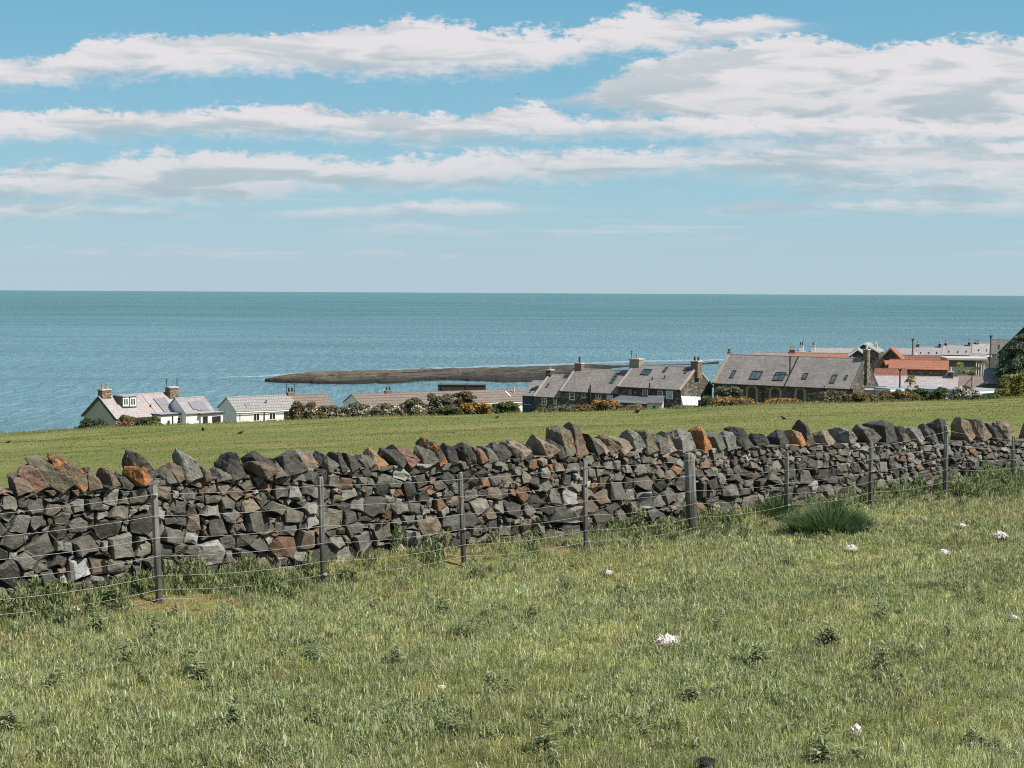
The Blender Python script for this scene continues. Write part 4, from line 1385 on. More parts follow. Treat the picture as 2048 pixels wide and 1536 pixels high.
# rush clumps
def rush(name, px, py, wpx, hpx, nb, label, hs=1.0):
    p = ground_hit(px, py)
    half = wpx / F * p.y / 2
    H_ = hpx / F * p.y
    an = rng.uniform(0, 2 * np.pi, nb); rr = np.sqrt(rng.random(nb))
    bx = np.cos(an) * rr * half * 0.78; by = np.sin(an) * rr * half * 0.6
    L = H_ * rng.uniform(0.7, 1.25, nb) * (0.72 + 0.5 * vnoise(an * 1.4, rr * 2.5, 33)) * (1.12 - 0.50 * rr ** 1.5)
    c = np.array([(0.07, 0.13, 0.045), (0.10, 0.17, 0.06), (0.05, 0.10, 0.036), (0.18, 0.23, 0.095), (0.26, 0.21, 0.11)])[rng.choice(5, nb, p=[.27, .3, .25, .14, .04])] * rng.uniform(0.7, 1.3, (nb, 1))
    o = blades(name, nb, np.stack([bx, by, np.zeros(nb) - 0.02], -1), L * 1.15, np.full(nb, 0.009), c, 0.0, M['grass'], an, None, 0.9)
    # outward lean grows with the distance from the clump's middle
    V = np.zeros(len(o.data.vertices) * 3, dtype=np.float32); o.data.vertices.foreach_get('co', V)
    V = V.reshape(nb, 5, 3)
    hgt_ = V[..., 2:3].clip(0)
    out = np.stack([np.cos(an) * rr, np.sin(an) * rr, 0 * rr], -1)[:, None, :]
    bend = (hgt_ / max(H_, 1e-3)) ** 1.7
    V = V + out * bend * half * 0.80
    V[..., 2] -= (bend[..., 0] * rr[:, None] ** 1.5 * H_ * 0.45)
    o.data.vertices.foreach_set('co', V.astype(np.float32).ravel()); o.data.update()
    o.location = p
    return tag(o, label, 'rush clump')


rush('rush_clump', 1660, 1066, 184, 62, 3000, 'large arching dark green rush clump below the wall')
rush('rush_clump', 1556, 1040, 90, 60, 800, 'small ragged rush clump just behind the large one')

# ------------------------------------------------------------------ sheep's wool caught in the grass
def wool(px, py, wpx, label, strands=160, hump=0.45, tint=None):
    p = ground_hit(px, py)
    w = wpx / F * p.y
    m = MB()
    rs = random.Random(px)
    bm = bmesh.new()
    bmesh.ops.create_icosphere(bm, subdivisions=4, radius=1.0)
    co = np.array([v_.co[:] for v_ in bm.verts])
    k1 = fbm(co[:, 0] * 2.2 + px, co[:, 1] * 2.2 + co[:, 2] * 3 + py, 5, 2); k2 = fbm(co[:, 0] * 7 + px, co[:, 1] * 7 + co[:, 2] * 8, 6, 3)
    for v_, a1, a2 in zip(bm.verts, k1, k2):
        k = 0.45 + 0.75 * a1 + 0.5 * (a2 - 0.5)
        v_.co = Vector((v_.co.x * w * 0.42 * k, v_.co.y * w * 0.30 * k, max(-.05, v_.co.z + 0.25) * w * hump * k * 0.75))
    m.add([v_.co.copy() for v_ in bm.verts], [tuple(q.index for q in f.verts) for f in bm.faces])
    bm.free()
    for _ in range(strands):
        a = rs.uniform(0, 6.28); r0 = rs.uniform(0.1, 0.36) * w; L = rs.uniform(0.15, 0.35) * w
        b = Vector((math.cos(a) * r0, math.sin(a) * r0 * 0.75, rs.uniform(0.1, 0.45) * w * hump * 2 * (1 - r0 / (w * .45))))
        d = Vector((math.cos(a + rs.gauss(0, .7)), math.sin(a + rs.gauss(0, .7)), rs.uniform(-0.1, 0.8)))
        e = b + d * L * 0.6 + Vector((0, 0, 0.1 * L)); e2 = b + d * L + Vector((0, 0, -0.3 * L))
        s_ = Vector((-d.y, d.x, 0)).normalized() * 0.0022
        m.add([b - s_, b + s_, e + s_, e - s_, e2], [(0, 1, 2, 3), (3, 2, 4)])
    o = m.build('wool_tuft', M['wool'], smooth=False)
    o.location = p + Vector((0, 0, 0.045))
    return tag(o, label, 'wool', 'tufts of sheep wool on the grass')


wool(1335, 1300, 54, 'largest fluffy pinkish white wool tuft, in the middle of the near pasture')
wool(1702, 1108, 28, 'bright white wool tuft in front of the big rush clump')
wool(1888, 1116, 24, 'pinkish wool tuft between two white ones at the right of the pasture')
wool(2001, 1082, 32, 'white ragged wool tuft nearest the wall at the right edge')
wool(1217, 1156, 18, 'tiny pale wool tuft below the wall left of the strainer post', 40)
wool(1711, 1482, 28, 'compact smooth white wool tuft in the lower right grass', 25, 0.75)
wool(2027, 1248, 20, 'small white wool tuft at the right border halfway down the pasture', 40)
wool(884, 1390, 18, 'small pale wool scrap in the grass of the lower middle', 30, 0.3)
wool(1924, 1060, 22, 'faint buff wool scrap just below the weeds right of the rush clump', 30, 0.3)
wool(150, 1231, 24, 'dull pale wool scrap lying under the lowest wire at far left', 40, 0.25)

m = MB()
bm = bmesh.new(); bmesh.ops.create_icosphere(bm, subdivisions=3, radius=1.0)
for v_ in bm.verts:
    k = 0.7 + 0.6 * float(vnoise(v_.co.x * 3 + 9, v_.co.y * 3 + v_.co.z * 4, 15))
    v_.co = Vector((v_.co.x * 0.055 * k, v_.co.y * 0.045 * k, v_.co.z * 0.04 * k))
m.add([v_.co.copy() for v_ in bm.verts], [tuple(q.index for q in f.verts) for f in bm.faces], (0.03, 0.028, 0.025, 0.0)); bm.free()
o = m.build('stone', M['rock']); o.location = ground_hit(1413, 1540) + Vector((0, 0, 0.03))
tag(o, 'small dark lump of stone at the bottom edge of the pasture', 'stone')


# ------------------------------------------------------------------ houses
class House:
    """gabled block: eaves line of the long side facing the viewer from pixel eL (depth dL) to pixel eR (same height)"""
    def __init__(s, name, eL, eR, dL, wid, ridge, base, label, cat='house', group=None, square=False):
        A = at(*eL, dL)
        d = ray(*eR)
        B = Vector((0, 0, CZ)) + d * ((A.z - CZ) / d.z)
        if square:                              # long side square to the line of sight
            um = (A.x / A.y + d.x / d.y) / 2 + 0.05
            k_ = d.x / d.y                      # B on the eR column and on the line through A along (1, -um)
            tt_ = (k_ * A.y - A.x) / (1 + k_ * um)
            B = Vector((A.x + tt_, A.y - um * tt_, A.z))
        ax = (B - A).normalized()
        s.L = (B - A).length
        s.W = wid
        # depth chosen so that a level eaves line passes through both pixels
        s.zg = min(gz(A.x, A.y), gz(B.x, B.y), gz(*(A + Vector((-ax.y, ax.x, 0)) * wid).xy)) - 0.3 if base is None else base
        s.root = empty(name, (A.x, A.y, s.zg), math.atan2(ax.y, ax.x), label=label, cat=cat, group=group)
        s.mw = Matrix.Translation((A.x, A.y, s.zg)) @ Matrix.Rotation(math.atan2(ax.y, ax.x), 4, 'Z')
        s.inv = s.mw.inverted()
        s.E = A.z - s.zg
        # ridge height from a pixel row above the left end (rx = column where the ridge is read)
        rx, ry = ridge
        o, dd = s.lray(rx, ry)
        t = (wid / 2 - o.y) / dd.y
        s.h = (o + dd * t).z - s.E
        s.th = math.atan2(s.h, wid / 2)
        s.ct, s.st = math.cos(s.th), math.sin(s.th)

    def lray(s, px, py):
        o = s.inv @ Vector((0, 0, CZ))
        d = (s.inv.to_3x3() @ ray(px, py))
        return o, d

    def on_front(s, px, py, y=0.0):
        o, d = s.lray(px, py); q = o + d * ((y - o.y) / d.y)
        return q.x, q.z

    def on_gable(s, px, py, x):
        o, d = s.lray(px, py); q = o + d * ((x - o.x) / d.x)
        return q.y, q.z

    def on_roof(s, px, py):
        """pixel -> (x along, distance up the front slope)"""
        o, d = s.lray(px, py)
        n = Vector((0, -s.st, s.ct)); p = Vector((0, 0, s.E))
        q = o + d * ((p - o).dot(n) / d.dot(n))
        return q.x, (q - p).dot(Vector((0, s.ct, s.st)))

    def rp(s, x, r, o):
        """point on the front slope: along, up the slope, off the surface"""
        return Vector((x, r * s.ct - o * s.st, s.E + r * s.st + o * s.ct))

    def walls(s, mat, name='wall'):
        m = MB()
        m2 = [(0, 0), (s.W, 0), (s.W, s.E), (s.W / 2, s.E + s.h), (0, s.E)]
        vs = [(0.0, y, z) for y, z in m2] + [(s.L, y, z) for y, z in m2]
        fs = [(0, 1, 2, 3, 4), (9, 8, 7, 6, 5)] + [(i, (i + 1) % 5, (i + 1) % 5 + 5, i + 5) for i in (0, 1, 4)]
        m.add(vs, fs)
        return m.build(name, mat, s.root)

    def roof(s, mat, over=0.22, ends=0.12, t=0.10, name='roof', x0=0.0, x1=None, ridge_mat=None):
        x1 = s.L if x1 is None else x1
        m = MB()
        SL = s.W / 2 / s.ct
        for side in (0, 1):
            def fn(x, r, o):
                p = s.rp(x, r, o)
                return p if side == 0 else Vector((p.x, s.W - p.y, p.z))
            m.box((x0 - ends, -over, 0.02), (x1 + ends, SL + 0.5 * t * math.tan(s.th), t), fn)
        r = m.build(name, mat, s.root)
        k = MB()
        k.tube([(x0 - ends, s.W / 2, s.E + s.h + t / s.ct - 0.02), (x1 + ends, s.W / 2, s.E + s.h + t / s.ct - 0.02)], 0.09, 6)
        k.build('ridge_tile', ridge_mat or M['coping'], r)
        return r

    def gutter(s, mat=None):
        m = MB(); m.tube([(-0.1, -0.27, s.E - 0.14), (s.L + 0.1, -0.27, s.E - 0.14)], 0.06, 6)
        return m.build('gutter', mat or M['tar'], s.root)

    def skew(s, x, mat=None, w=0.24, h=0.20, back=True):
        """raised stone coping along a gable"""
        m = MB()
        SL = s.W / 2 / s.ct
        for side in ((0, 1) if back else (0,)):
            def fn(a, r, o):
                p = s.rp(a, r, o)
                return p if side == 0 else Vector((p.x, s.W - p.y, p.z))
            m.box((x - w / 2, -0.25, 0.0), (x + w / 2, SL, h), fn)
        return m.build('skew_coping', mat or M['coping'], s.root)

    def window(s, p0, p1, frame=None, bars=(1, 1), mat=None, bar=0.075, name='window', pane=None, label=None, wall_y=0.0, arch=0.0):
        x0, z1 = s.on_front(*p0, wall_y); x1, z0 = s.on_front(*p1, wall_y)
        m = MB(); b = bar; y0, y1 = wall_y - 0.06, wall_y + 0.03
        m.box((x0, y0, z0), (x0 + b, y1, z1)); m.box((x1 - b, y0, z0), (x1, y1, z1))
        m.box((x0 + b, y0, z0), (x1 - b, y1, z0 + b)); m.box((x0 + b, y0, z1 - b), (x1 - b, y1, z1))
        for i in range(1, bars[0] + 1):
            xx = x0 + (x1 - x0) * i / (bars[0] + 1); m.box((xx - b * .35, y0 + .004, z0 + b), (xx + b * .35, y1, z1 - b))
        for i in range(1, bars[1] + 1):
            zz = z0 + (z1 - z0) * i / (bars[1] + 1); m.box((x0 + b, y0 + .008, zz - b * .35), (x1 - b, y1, zz + b * .35))
        fr = m.build(name, frame or M['frame_w'], s.root)
        if label: fr['label'] = label
        k = MB(); k.box((x0 + b * .6, wall_y - 0.03, z0 + b * .6), (x1 - b * .6, wall_y + 0.02, z1 - b * .6))
        k.build('pane', pane or M['glass'], fr)
        q = MB(); q.box((x0 - 0.08, wall_y - 0.10, z0 - 0.09), (x1 + 0.08, wall_y + 0.02, z0 - 0.003)); q.build('sill', M['quoin'] if (frame is None or frame == M['frame_w']) else M['frame_d'], fr)
        return fr

    def rooflight(s, p0, p1, frame=None, bars=0, cross=0, name='rooflight', pane=None, lift=0.14, bar=0.09):
        """p0 upper left pixel, p1 lower right pixel of the light measured on the slope"""
        xa, r1 = s.on_roof(*p0); xb, r0 = s.on_roof(*p1)
        x0, x1 = min(xa, xb), max(xa, xb)
        r0, r1 = min(r0, r1), max(r0, r1)
        m = MB(); b = bar; lo, hi = 0.08, lift + 0.05
        def B(a, c): m.box(a, c, s.rp)
        B((x0, r0, lo), (x0 + b, r1, hi)); B((x1 - b, r0, lo), (x1, r1, hi)); B((x0 + b, r0, lo), (x1 - b, r0 + b, hi)); B((x0 + b, r1 - b, lo), (x1 - b, r1, hi))
        for i in range(1, bars + 1):
            xx = x0 + (x1 - x0) * i / (bars + 1); B((xx - b * .5, r0 + b, lo), (xx + b * .5, r1 - b, hi - .004))
        for i in range(1, cross + 1):
            rr = r0 + (r1 - r0) * i / (cross + 1); B((x0 + b, rr - b * .4, lo), (x1 - b, rr + b * .4, hi - .006))
        fr = m.build(name, frame or M['frame_d'], s.root)
        k = MB(); k.box((x0 + b * .6, r0 + b * .6, 0.09), (x1 - b * .6, r1 - b * .6, lift), s.rp)
        k.build('pane', pane or M['skyglass'], fr)
        return fr

    def chimney(s, px0, px1, ptop, mat, pots=2, y=None, depth=0.7, pot_mat=None, cap=True, pot_h=0.45, name='chimney', aerial=0, skirt=1.2, pot_r=0.13):
        """stack on the ridge between two pixel columns with its top at pixel row ptop"""
        y = s.W / 2 if y is None else y
        x0, z1 = s.on_front(px0, ptop, y); x1, _ = s.on_front(px1, ptop, y)
        za = s.E + s.h - skirt
        m = MB(); m.box((x0, y - depth / 2, za), (x1, y + depth / 2, z1 - 0.16))
        st = m.build(name, mat, s.root)
        if cap:
            k = MB(); k.box((x0 - .06, y - depth / 2 - .06, z1 - 0.157), (x1 + .06, y + depth / 2 + .06, z1 - 0.02)); k.build('chimney_cap', M['cement'], st)
        for i in range(pots):
            k = MB(); cx = x0 + (x1 - x0) * (i + 0.5) / pots
            k.tube([(cx, y, z1 - 0.03), (cx, y, z1 + pot_h * .8), (cx, y, z1 + pot_h * .82), (cx, y, z1 + pot_h)], [pot_r, pot_r * .85, pot_r * 1.1, pot_r * 1.05], 10)
            k.build('chimney_pot', pot_mat or M['pot'], st)
        for i in range(aerial):
            k = MB(); cx = (x0 - 0.1) if i == 0 else (x1 + 0.1)
            k.tube([(cx, y, z1 - 0.9), (cx, y, z1 + 0.95)], 0.035, 6)
            k.tube([(cx - .28, y, z1 + 0.85), (cx + .28, y, z1 + 0.85)], 0.02, 5)
            k.tube([(cx - .2, y, z1 + 0.62), (cx + .2, y, z1 + 0.62)], 0.02, 5)
            k.build('aerial', M['tar'], st)
        return st

    def block(s, name, lo, hi, mat, parent=None, label=None):
        m = MB(); m.box(lo, hi); o = m.build(name, mat, parent or s.root)
        if label: o['label'] = label
        return o

    def pipe(s, px, pt, pb, r=0.06, y=-0.12, name='downpipe', mat=None):
        x, z1 = s.on_front(px, pt, y); _, z0 = s.on_front(px, pb, y)
        m = MB(); m.tube([(x, y, z0), (x, y, z1)], r, 7); return m.build(name, mat or M['tar'], s.root)

    def vent(s, px, py, hgt=0.45, r=0.07, mat=None):
        x, rr = s.on_roof(px, py); p = s.rp(x, rr, 0.05)
        m = MB(); m.tube([p - Vector((0, 0, .1)), p + Vector((0, 0, hgt)), p + Vector((0, 0, hgt + .01)), p + Vector((0, 0, hgt + .1))], [r, r, r * 1.5, r * 1.3], 8)
        return m.build('roof_vent', mat or M['tar'], s.root)


# --- cottage at the left with dormer and solar panels
h = House('cottage', (232, 837), (379, 826.4), 155, 6.4, (203.5, 794.4), None, 'white rendered cottage at far left with dormer and two stone chimneys')
h.walls(M['cream']); h.roof(M['slate_pink'], ridge_mat=M['slate_pink']); h.gutter()
h.block('front_render', (0.02, -0.03, 0), (h.L - 0.02, -0.002, h.E - 0.05), M['white'])
m = MB(); SL = h.W / 2 / h.ct
for sd in (0, 1):
    def fn(a, r, o, sd=sd):
        p = h.rp(a, r, o); return p if sd == 0 else Vector((p.x, h.W - p.y, p.z))
    m.box((-0.19, -0.24, -0.16), (-0.125, SL, 0.12), fn)
m.build('bargeboard', M['frame_d'], h.root)
c = h.chimney(200, 218, 778, M['stone_brown'], 2, depth=0.9, pot_mat=M['pot'], pot_h=0.55)
c = h.chimney(335, 352.5, 773.5, M['stone_brown'], 0, depth=0.9, aerial=2, skirt=1.6, y=h.W / 2 - 0.6)
# dormer
x0, _ = h.on_roof(243, 815); x1, r0 = h.on_roof(273, 817); _, r1 = h.on_roof(240, 791)
pf = h.rp(x0, r0, 0); zt = h.rp(x0, r1, 0.0).z
yb = h.W / 2 - 0.2
m = MB(); m.box((x0, pf.y, pf.z - 0.3), (x1, yb, zt)); d_ = m.build('dormer', M['slate_dark'], h.root)
d_['label'] = 'flat roofed dormer hung with dark slate'
k = MB(); k.box((x0 - .12, pf.y - .15, zt + .003), (x1 + .12, yb, zt + .14)); k.build('dormer_roof', M['lead'], d_)
for (a, b) in ((245.5, 257), (259.5, 271.5)):
    h.window((a, 795.5), (b, 811.5), bars=(1, 0), wall_y=pf.y, bar=0.13, name='dormer_window')
# party line coping, solar panels
xa, _ = h.on_roof(277, 786)
h.skew(xa + 0.1, M['lead'], 0.10, 0.16, False)
x0, r1 = h.on_roof(305, 799); x1, r0 = h.on_roof(352, 826)
for i in range(2):
    for j in range(4):
        m = MB(); xw = (x1 - x0) / 4; rw = (r1 - r0) / 2
        m.box((x0 + xw * j + .01, r0 + rw * i + .02, 0.16), (x0 + xw * (j + 1) - .01, r0 + rw * (i + 1) - .02, 0.22), h.rp)
        m.build('solar_panel', M['solar'], h.root)
h.vent(301, 816, 0.25)
# lower wing
w_ = House('cottage', (372, 827), (428, 824), 158.5, 5.2, (366, 797), None, None)
xs0 = 0.0
h_main = h
o = w_.walls(M['white'], 'wing_wall'); w_.roof(M['slate_pale'], name='wing_roof', ridge_mat=M['slate_pale'])
x0, r1 = w_.on_roof(375, 806); x1, r0 = w_.on_roof(418, 822)
for j in range(4):
    m = MB(); xw = (x1 - x0) / 4
    m.box((x0 + xw * j + .01, r0 + (.0 if j else .25), 0.14), (x0 + xw * (j + 1) - .01, r1, 0.20), w_.rp); m.build('solar_panel', M['solar'], w_.root)
for ch_ in list(w_.root.children):             # the wing's pieces become parts of the cottage itself
    mb_ = ch_.matrix_basis.copy()
    ch_.parent = h.root
    ch_.matrix_basis = h.inv @ w_.mw @ mb_
bpy.data.objects.remove(w_.root)
# flat roofed front extension and sunroom
def ext(h, p0, p1, y0, y1, zb, wall, roof, fascia, nm='extension', over=0.2, rt=0.16):
    xa, z1 = h.on_front(*p0, y0); xb, _ = h.on_front(*p1, y0)
    m = MB(); m.box((xa, y0, zb), (xb, y1, z1)); e = m.build(nm, wall, h.root)
    m = MB(); m.box((xa - over, y0 - over, z1 + .003), (xb + over, y1, z1 + rt)); m.build(nm + '_roof', fascia, e)
    m = MB(); m.box((xa - over + .05, y0 - over + .05, z1 + rt + .003), (xb + over - .05, y1, z1 + rt + .03)); m.build('roof_covering', roof, e)
    return e, xa, xb, z1
e, xa, xb, z1 = ext(h, (322, 832), (396, 829.5), -1.6, 0.4, -0.5, M['white'], M['lead'], M['frame_d'], 'side_extension', 0.12)
h.window((335, 841), (339, 851), wall_y=-1.6, bars=(0, 0), frame=M['frame_d'])
h.window((353.5, 835), (361, 847), wall_y=-1.6, bars=(0, 1))
h.block('downpipe', (xa + 1.45, -1.72, 0), (xa + 1.55, -1.62, z1 - .1), M['tar'])
e, xa, xb, z1 = ext(h, (402, 830), (446, 827.5), -3.4, 1.0, -0.5, M['white'], M['lead'], M['frame_d'], 'sunroom', 0.18)
h.window((405.5, 833.5), (415, 848), wall_y=-3.4, bars=(0, 0), frame=M['frame_d'])
h.window((424, 833), (441, 847), wall_y=-3.4, bars=(2, 0), frame=M['frame_d'])
xm = xa + (xb - xa) * 0.36; hw = (xb - xa) * 0.20
m = MB(); zr = z1 + 0.2
b_ = [(xm - hw, -2.9, zr), (xm + hw, -2.9, zr), (xm + hw, -0.6, zr), (xm - hw, -0.6, zr)]
tt = [(xm - hw * .45, -1.9, zr + .65), (xm + hw * .45, -1.9, zr + .65)]
m.add(b_ + tt, [(0, 1, 5, 4), (1, 2, 5), (2, 3, 4, 5), (3, 0, 4)]); m.build('roof_lantern', M['paleglass'], e)
m = MB()
for a, b in ((0, 4), (3, 4), (1, 5), (2, 5), (4, 5), (0, 1), (1, 2), (2, 3), (3, 0)):
    q = (b_ + tt); m.tube([q[a], q[b]], 0.05, 5)
m.build('lantern_frame', M['frame_w'], e)

# --- pale bungalow pair
h = House('bungalow', (473, 823), (672, 815), 175, 6.6, (459.5, 795.7), None, 'white bungalow pair with roof half grey and half brown tiles', 'house')
h.walls(M['white'])
xs, _ = h.on_roof(589, 805)
h.roof(M['tile_grey'], x1=xs - .12, ends=.12, ridge_mat=M['tile_grey'], name='roof')['label'] = 'pale grey tiled half of the roof'
h.roof(M['tile_brown'], x0=xs + .122, ends=.12, ridge_mat=M['tile_brown'], name='roof')['label'] = 'brown tiled half of the roof'
h.gutter(M['frame_w'])
h.chimney(574.5, 587.5, 783, M['brick'], 2, depth=0.6, pot_mat=M['pot_dark'], aerial=2, cap=False)
h.rooflight((488, 809), (504, 816), M['lead'], pane=M['solar'])
h.vent(532, 808, 0.35)
h.window((506.5, 826), (519.5, 842), bars=(1, 0), frame=M['frame_w'])
h.window((538, 825.5), (551, 839), bars=(1, 0))
h.window((568, 824), (581, 840), bars=(0, 0), frame=M['frame_d'])
h.pipe(529, 823, 842, 0.05)
h.pipe(480, 826, 840, 0.03)

# --- long brown roofed bungalows
h = House('bungalow', (724, 812.5), (1066, 801.5), 190, 7.4, (707.7, 789.3), None, 'long low white bungalow row under one brown tiled roof', 'house')
h.walls(M['white']); h.roof(M['tile_brown'], ridge_mat=M['tile_brown']); h.gutter(M['frame_w'])
h.chimney(770, 782, 779.5, M['brick'], 2, depth=0.6, pot_mat=M['pot_dark'], cap=False, pot_h=0.4)
h.rooflight((1010, 784.5), (1021, 795), M['frame_w'], pane=M['paleglass'])
h.vent(1028, 787, 0.8, 0.09, M['cement'])
h.window((984.5, 809), (993, 822), bars=(0, 0), frame=M['frame_d'])

# --- dark boarded hut standing behind the brown roof
P = at(876, 782, 262); Q = at(971, 781, 262)
h = empty('boarded_hut', (P.x, P.y, gz(P.x, P.y)), 0, label='dark tarred flat roofed hut standing behind the long brown roof', cat='hut')
z0 = P.z - gz(P.x, P.y); L_ = Q.x - P.x
m = MB(); m.box((0, 0, 0), (L_, 3.0, z0 + 1.1)); m.build('wall', M['boards'], h)
m = MB(); m.box((-.15, -.15, z0 + 1.103), (L_ + .15, 3.15, z0 + 1.24)); m.build('roof', M['felt'], h)
for fx in (0.06, 0.58):
    m = MB(); m.box((L_ * fx, -.10, 0), (L_ * fx + .16, -.004, z0 + 1.45)); m.build('door_post', M['tar'], h)
m = MB(); m.box((L_ * .8, -.05, z0 - 1.0), (L_ * .93, -.004, z0 + 0.7)); m.build('shutter', M['boards'], h)

# --- stone terrace
TW = 7.0
t3 = House('terrace_house', (1237, 772), (1362, 779), 175, TW, (1269, 730.5), None, 'tallest stone terrace house with bare right gable and three rooflights', group='stone terrace houses stepping down to the sea')
t3.walls(M['stone']); t3.roof(M['slate_warm'], ends=0.02); t3.gutter(); t3.skew(0.05); t3.skew(t3.L - 0.05)
t3.chimney(1264, 1283, 716, M['quoin'], 1, depth=1.1, pot_mat=M['pot'], aerial=1)
t3.chimney(1386, 1400, 720.5, M['stone_brown'], 2, depth=1.0, pot_mat=M['pot_dark'])
t3.rooflight((1289, 740), (1297, 752)); t3.rooflight((1332, 736.5), (1330, 746)); t3.rooflight((1375, 739), (1372, 748.5))
for a, b in ((1305, 761), (1330, 758)): t3.vent(a, b, 0.3)
t3.window((1255, 777), (1265, 792), frame=M['frame_d'], bars=(0, 0)); t3.window((1286, 777), (1296, 793), frame=M['frame_w'], bars=(1, 0))
t3.window((1316, 781), (1326, 792), bars=(0, 1)); t3.window((1333, 781), (1346, 798), bars=(0, 0), pane=M['paleglass'])
t3.pipe(1299, 766, 800, 0.08, -0.35, 'soil_pipe')
xa, za = t3.on_front(1224, 799, -2.6); xb, _ = t3.on_front(1296, 804, -2.6)
m = MB(); m.box((xa, -2.6, 0), (xb, -0.002, za - .25)); e = m.build('porch', M['stone'], t3.root)
m = MB(); m.add([(xa - .2, -2.85, za - .247), (xb + .2, -2.85, za - .247), (xb + .2, -.004, za + .35), (xa - .2, -.004, za + .35), (xa - .2, -2.85, za - .05), (xb + .2, -2.85, za - .05), (xb + .2, -.004, za + .5), (xa - .2, -.004, za + .5)],
              [(0, 1, 5, 4), (1, 2, 6, 5), (2, 3, 7, 6), (3, 0, 4, 7), (4, 5, 6, 7), (3, 2, 1, 0)]); m.build('porch_roof', M['felt'], e)
m = MB(); m.box((xa - .2, -2.90, za - .25), (xb + .2, -2.853, za - .02)); m.build('fascia', M['frame_w'], e)
m = MB(); m.box((xa + .4, -2.63, za - 1.5), (xb - .5, -2.603, za - .5)); m.build('porch_window', M['glass'], e)

t2 = House('terrace_house', (1122, 781), (1236, 786.7), 179.6, TW, (1157, 739), None, 'middle stone terrace house with one very long rooflight', group='stone terrace houses stepping down to the sea')
t2.walls(M['stone']); t2.roof(M['slate_grey'], ends=0.02); t2.gutter(); t2.skew(0.05)
t2.chimney(1152.5, 1165.5, 725, M['brick'], 1, depth=0.8, pot_mat=M['pot_dark'], pot_h=0.75)
t2.rooflight((1232, 748), (1226, 768), cross=2)
t2.window((1139, 785), (1150, 800), bars=(0, 1)); t2.window((1164, 784), (1171, 796), bars=(0, 0)); t2.window((1192, 787), (1203, 797), bars=(1, 0)); t2.window((1214, 788), (1226, 799), bars=(0, 1), pane=M['paleglass'])
t2.window((1140, 809), (1151, 818), bars=(0, 0))
t2.pipe(1180.5, 770, 815, 0.10, -0.45, 'soil_pipe'); t2.pipe(1177.5, 777, 815, 0.07, -0.45, 'soil_pipe')
t1 = House('terrace_house', (1069, 791.6), (1122, 794.5), 181.8, TW, (1103, 750.5), None, 'small lower stone terrace house with one little rooflight', group='stone terrace houses stepping down to the sea')
t1.walls(M['stone']); t1.roof(M['slate_warm'], ends=0.02); t1.gutter(); t1.skew(0.05)
t1.chimney(1095, 1105, 738, M['stone'], 1, depth=0.9, pot_mat=M['pot'])
t1.rooflight((1097, 769), (1094, 777))
t1.window((1084, 796), (1094, 811), bars=(1, 1)); t1.window((1108, 796), (1114, 808), bars=(0, 1))
t0 = House('boat_store', (1045, 790.6), (1068, 791.6), 185, TW - 1, (1066, 763), None, 'little blue boarded store with slate roof at the left end of the stone terrace', 'store')
t0.walls(M['stone']); t0.roof(M['slate_warm'], ends=0.02)
t0.block('boarding', (0.05, -0.06, 0.1), (t0.L - .4, -0.004, t0.E - .1), M['blue'])
xa, z = t0.on_front(1056, 809, -.09)
t0.block('rail', (0.0, -0.10, z - .06), (t0.L - .3, -0.064, z + .06), M['lead'])
t0.rooflight((1066, 778), (1060, 787))

# small buildings in the terrace's back yards
P = at(1294, 820, 163); Q = at(1324, 820, 163); T = at(1294, 806, 163)
h = empty('yard_shed', (P.x, P.y, P.z - 1.0), -0.2, label='small pale grey lean-to shed in the yard below the stone terrace', cat='shed')
L_ = Q.x - P.x; H_ = T.z - P.z + 1.0
m = MB(); m.add([(0, 0, 0), (L_, 0, 0), (L_, 2.0, 0), (0, 2.0, 0), (0, 0, H_), (L_, 0, H_), (L_, 2.0, H_ + .6), (0, 2.0, H_ + .6)], [(0, 1, 5, 4), (1, 2, 6, 5), (2, 3, 7, 6), (3, 0, 4, 7), (4, 5, 6, 7)]); m.build('wall', M['cement'], h)
m = MB(); m.add([(-.1, -.15, H_ - .03), (L_ + .1, -.15, H_ - .03), (L_ + .1, 2.1, H_ + .645), (-.1, 2.1, H_ + .645), (-.1, -.15, H_ + .05), (L_ + .1, -.15, H_ + .05), (L_ + .1, 2.1, H_ + .72), (-.1, 2.1, H_ + .72)], [(0, 1, 5, 4), (1, 2, 6, 5), (2, 3, 7, 6), (3, 0, 4, 7), (4, 5, 6, 7), (3, 2, 1, 0)]); m.build('roof', M['felt'], h)
m = MB(); m.box((L_ * .4, -.04, 1.05), (L_ * .55, -.003, 1.5)); m.build('window', M['glass'], h)
P = at(1366, 817, 160); Q = at(1404, 817, 160)
h = empty('greenhouse', (P.x, P.y, P.z - .4), 0.05, label='low white glazed cold frame house beside the bare stone gable', cat='greenhouse')
L_ = Q.x - P.x
m = MB(); m.box((0, 0, 0), (L_, 1.6, 0.75)); m.build('wall', M['cement'], h)
m = MB()
m.add([(-.05, -.1, .76), (L_, -.1, .70), (L_ + .1, 1.7, 1.55), (.05, 1.7, 1.65), (-.05, -.1, .82), (L_, -.1, .76), (L_ + .1, 1.7, 1.61), (.05, 1.7, 1.71)], [(0, 1, 5, 4), (1, 2, 6, 5), (2, 3, 7, 6), (3, 0, 4, 7), (4, 5, 6, 7), (3, 2, 1, 0)]); m.build('sloping_lid', M['sheet'], h)
m = MB()
for k in range(5): m.tube([(L_ * k / 4, -.1, .83 - .015 * k), (L_ * k / 4 + .08, 1.7, 1.72 - .025 * k)], .03, 5)
m.build('glazing_bars', M['frame_w'], h)

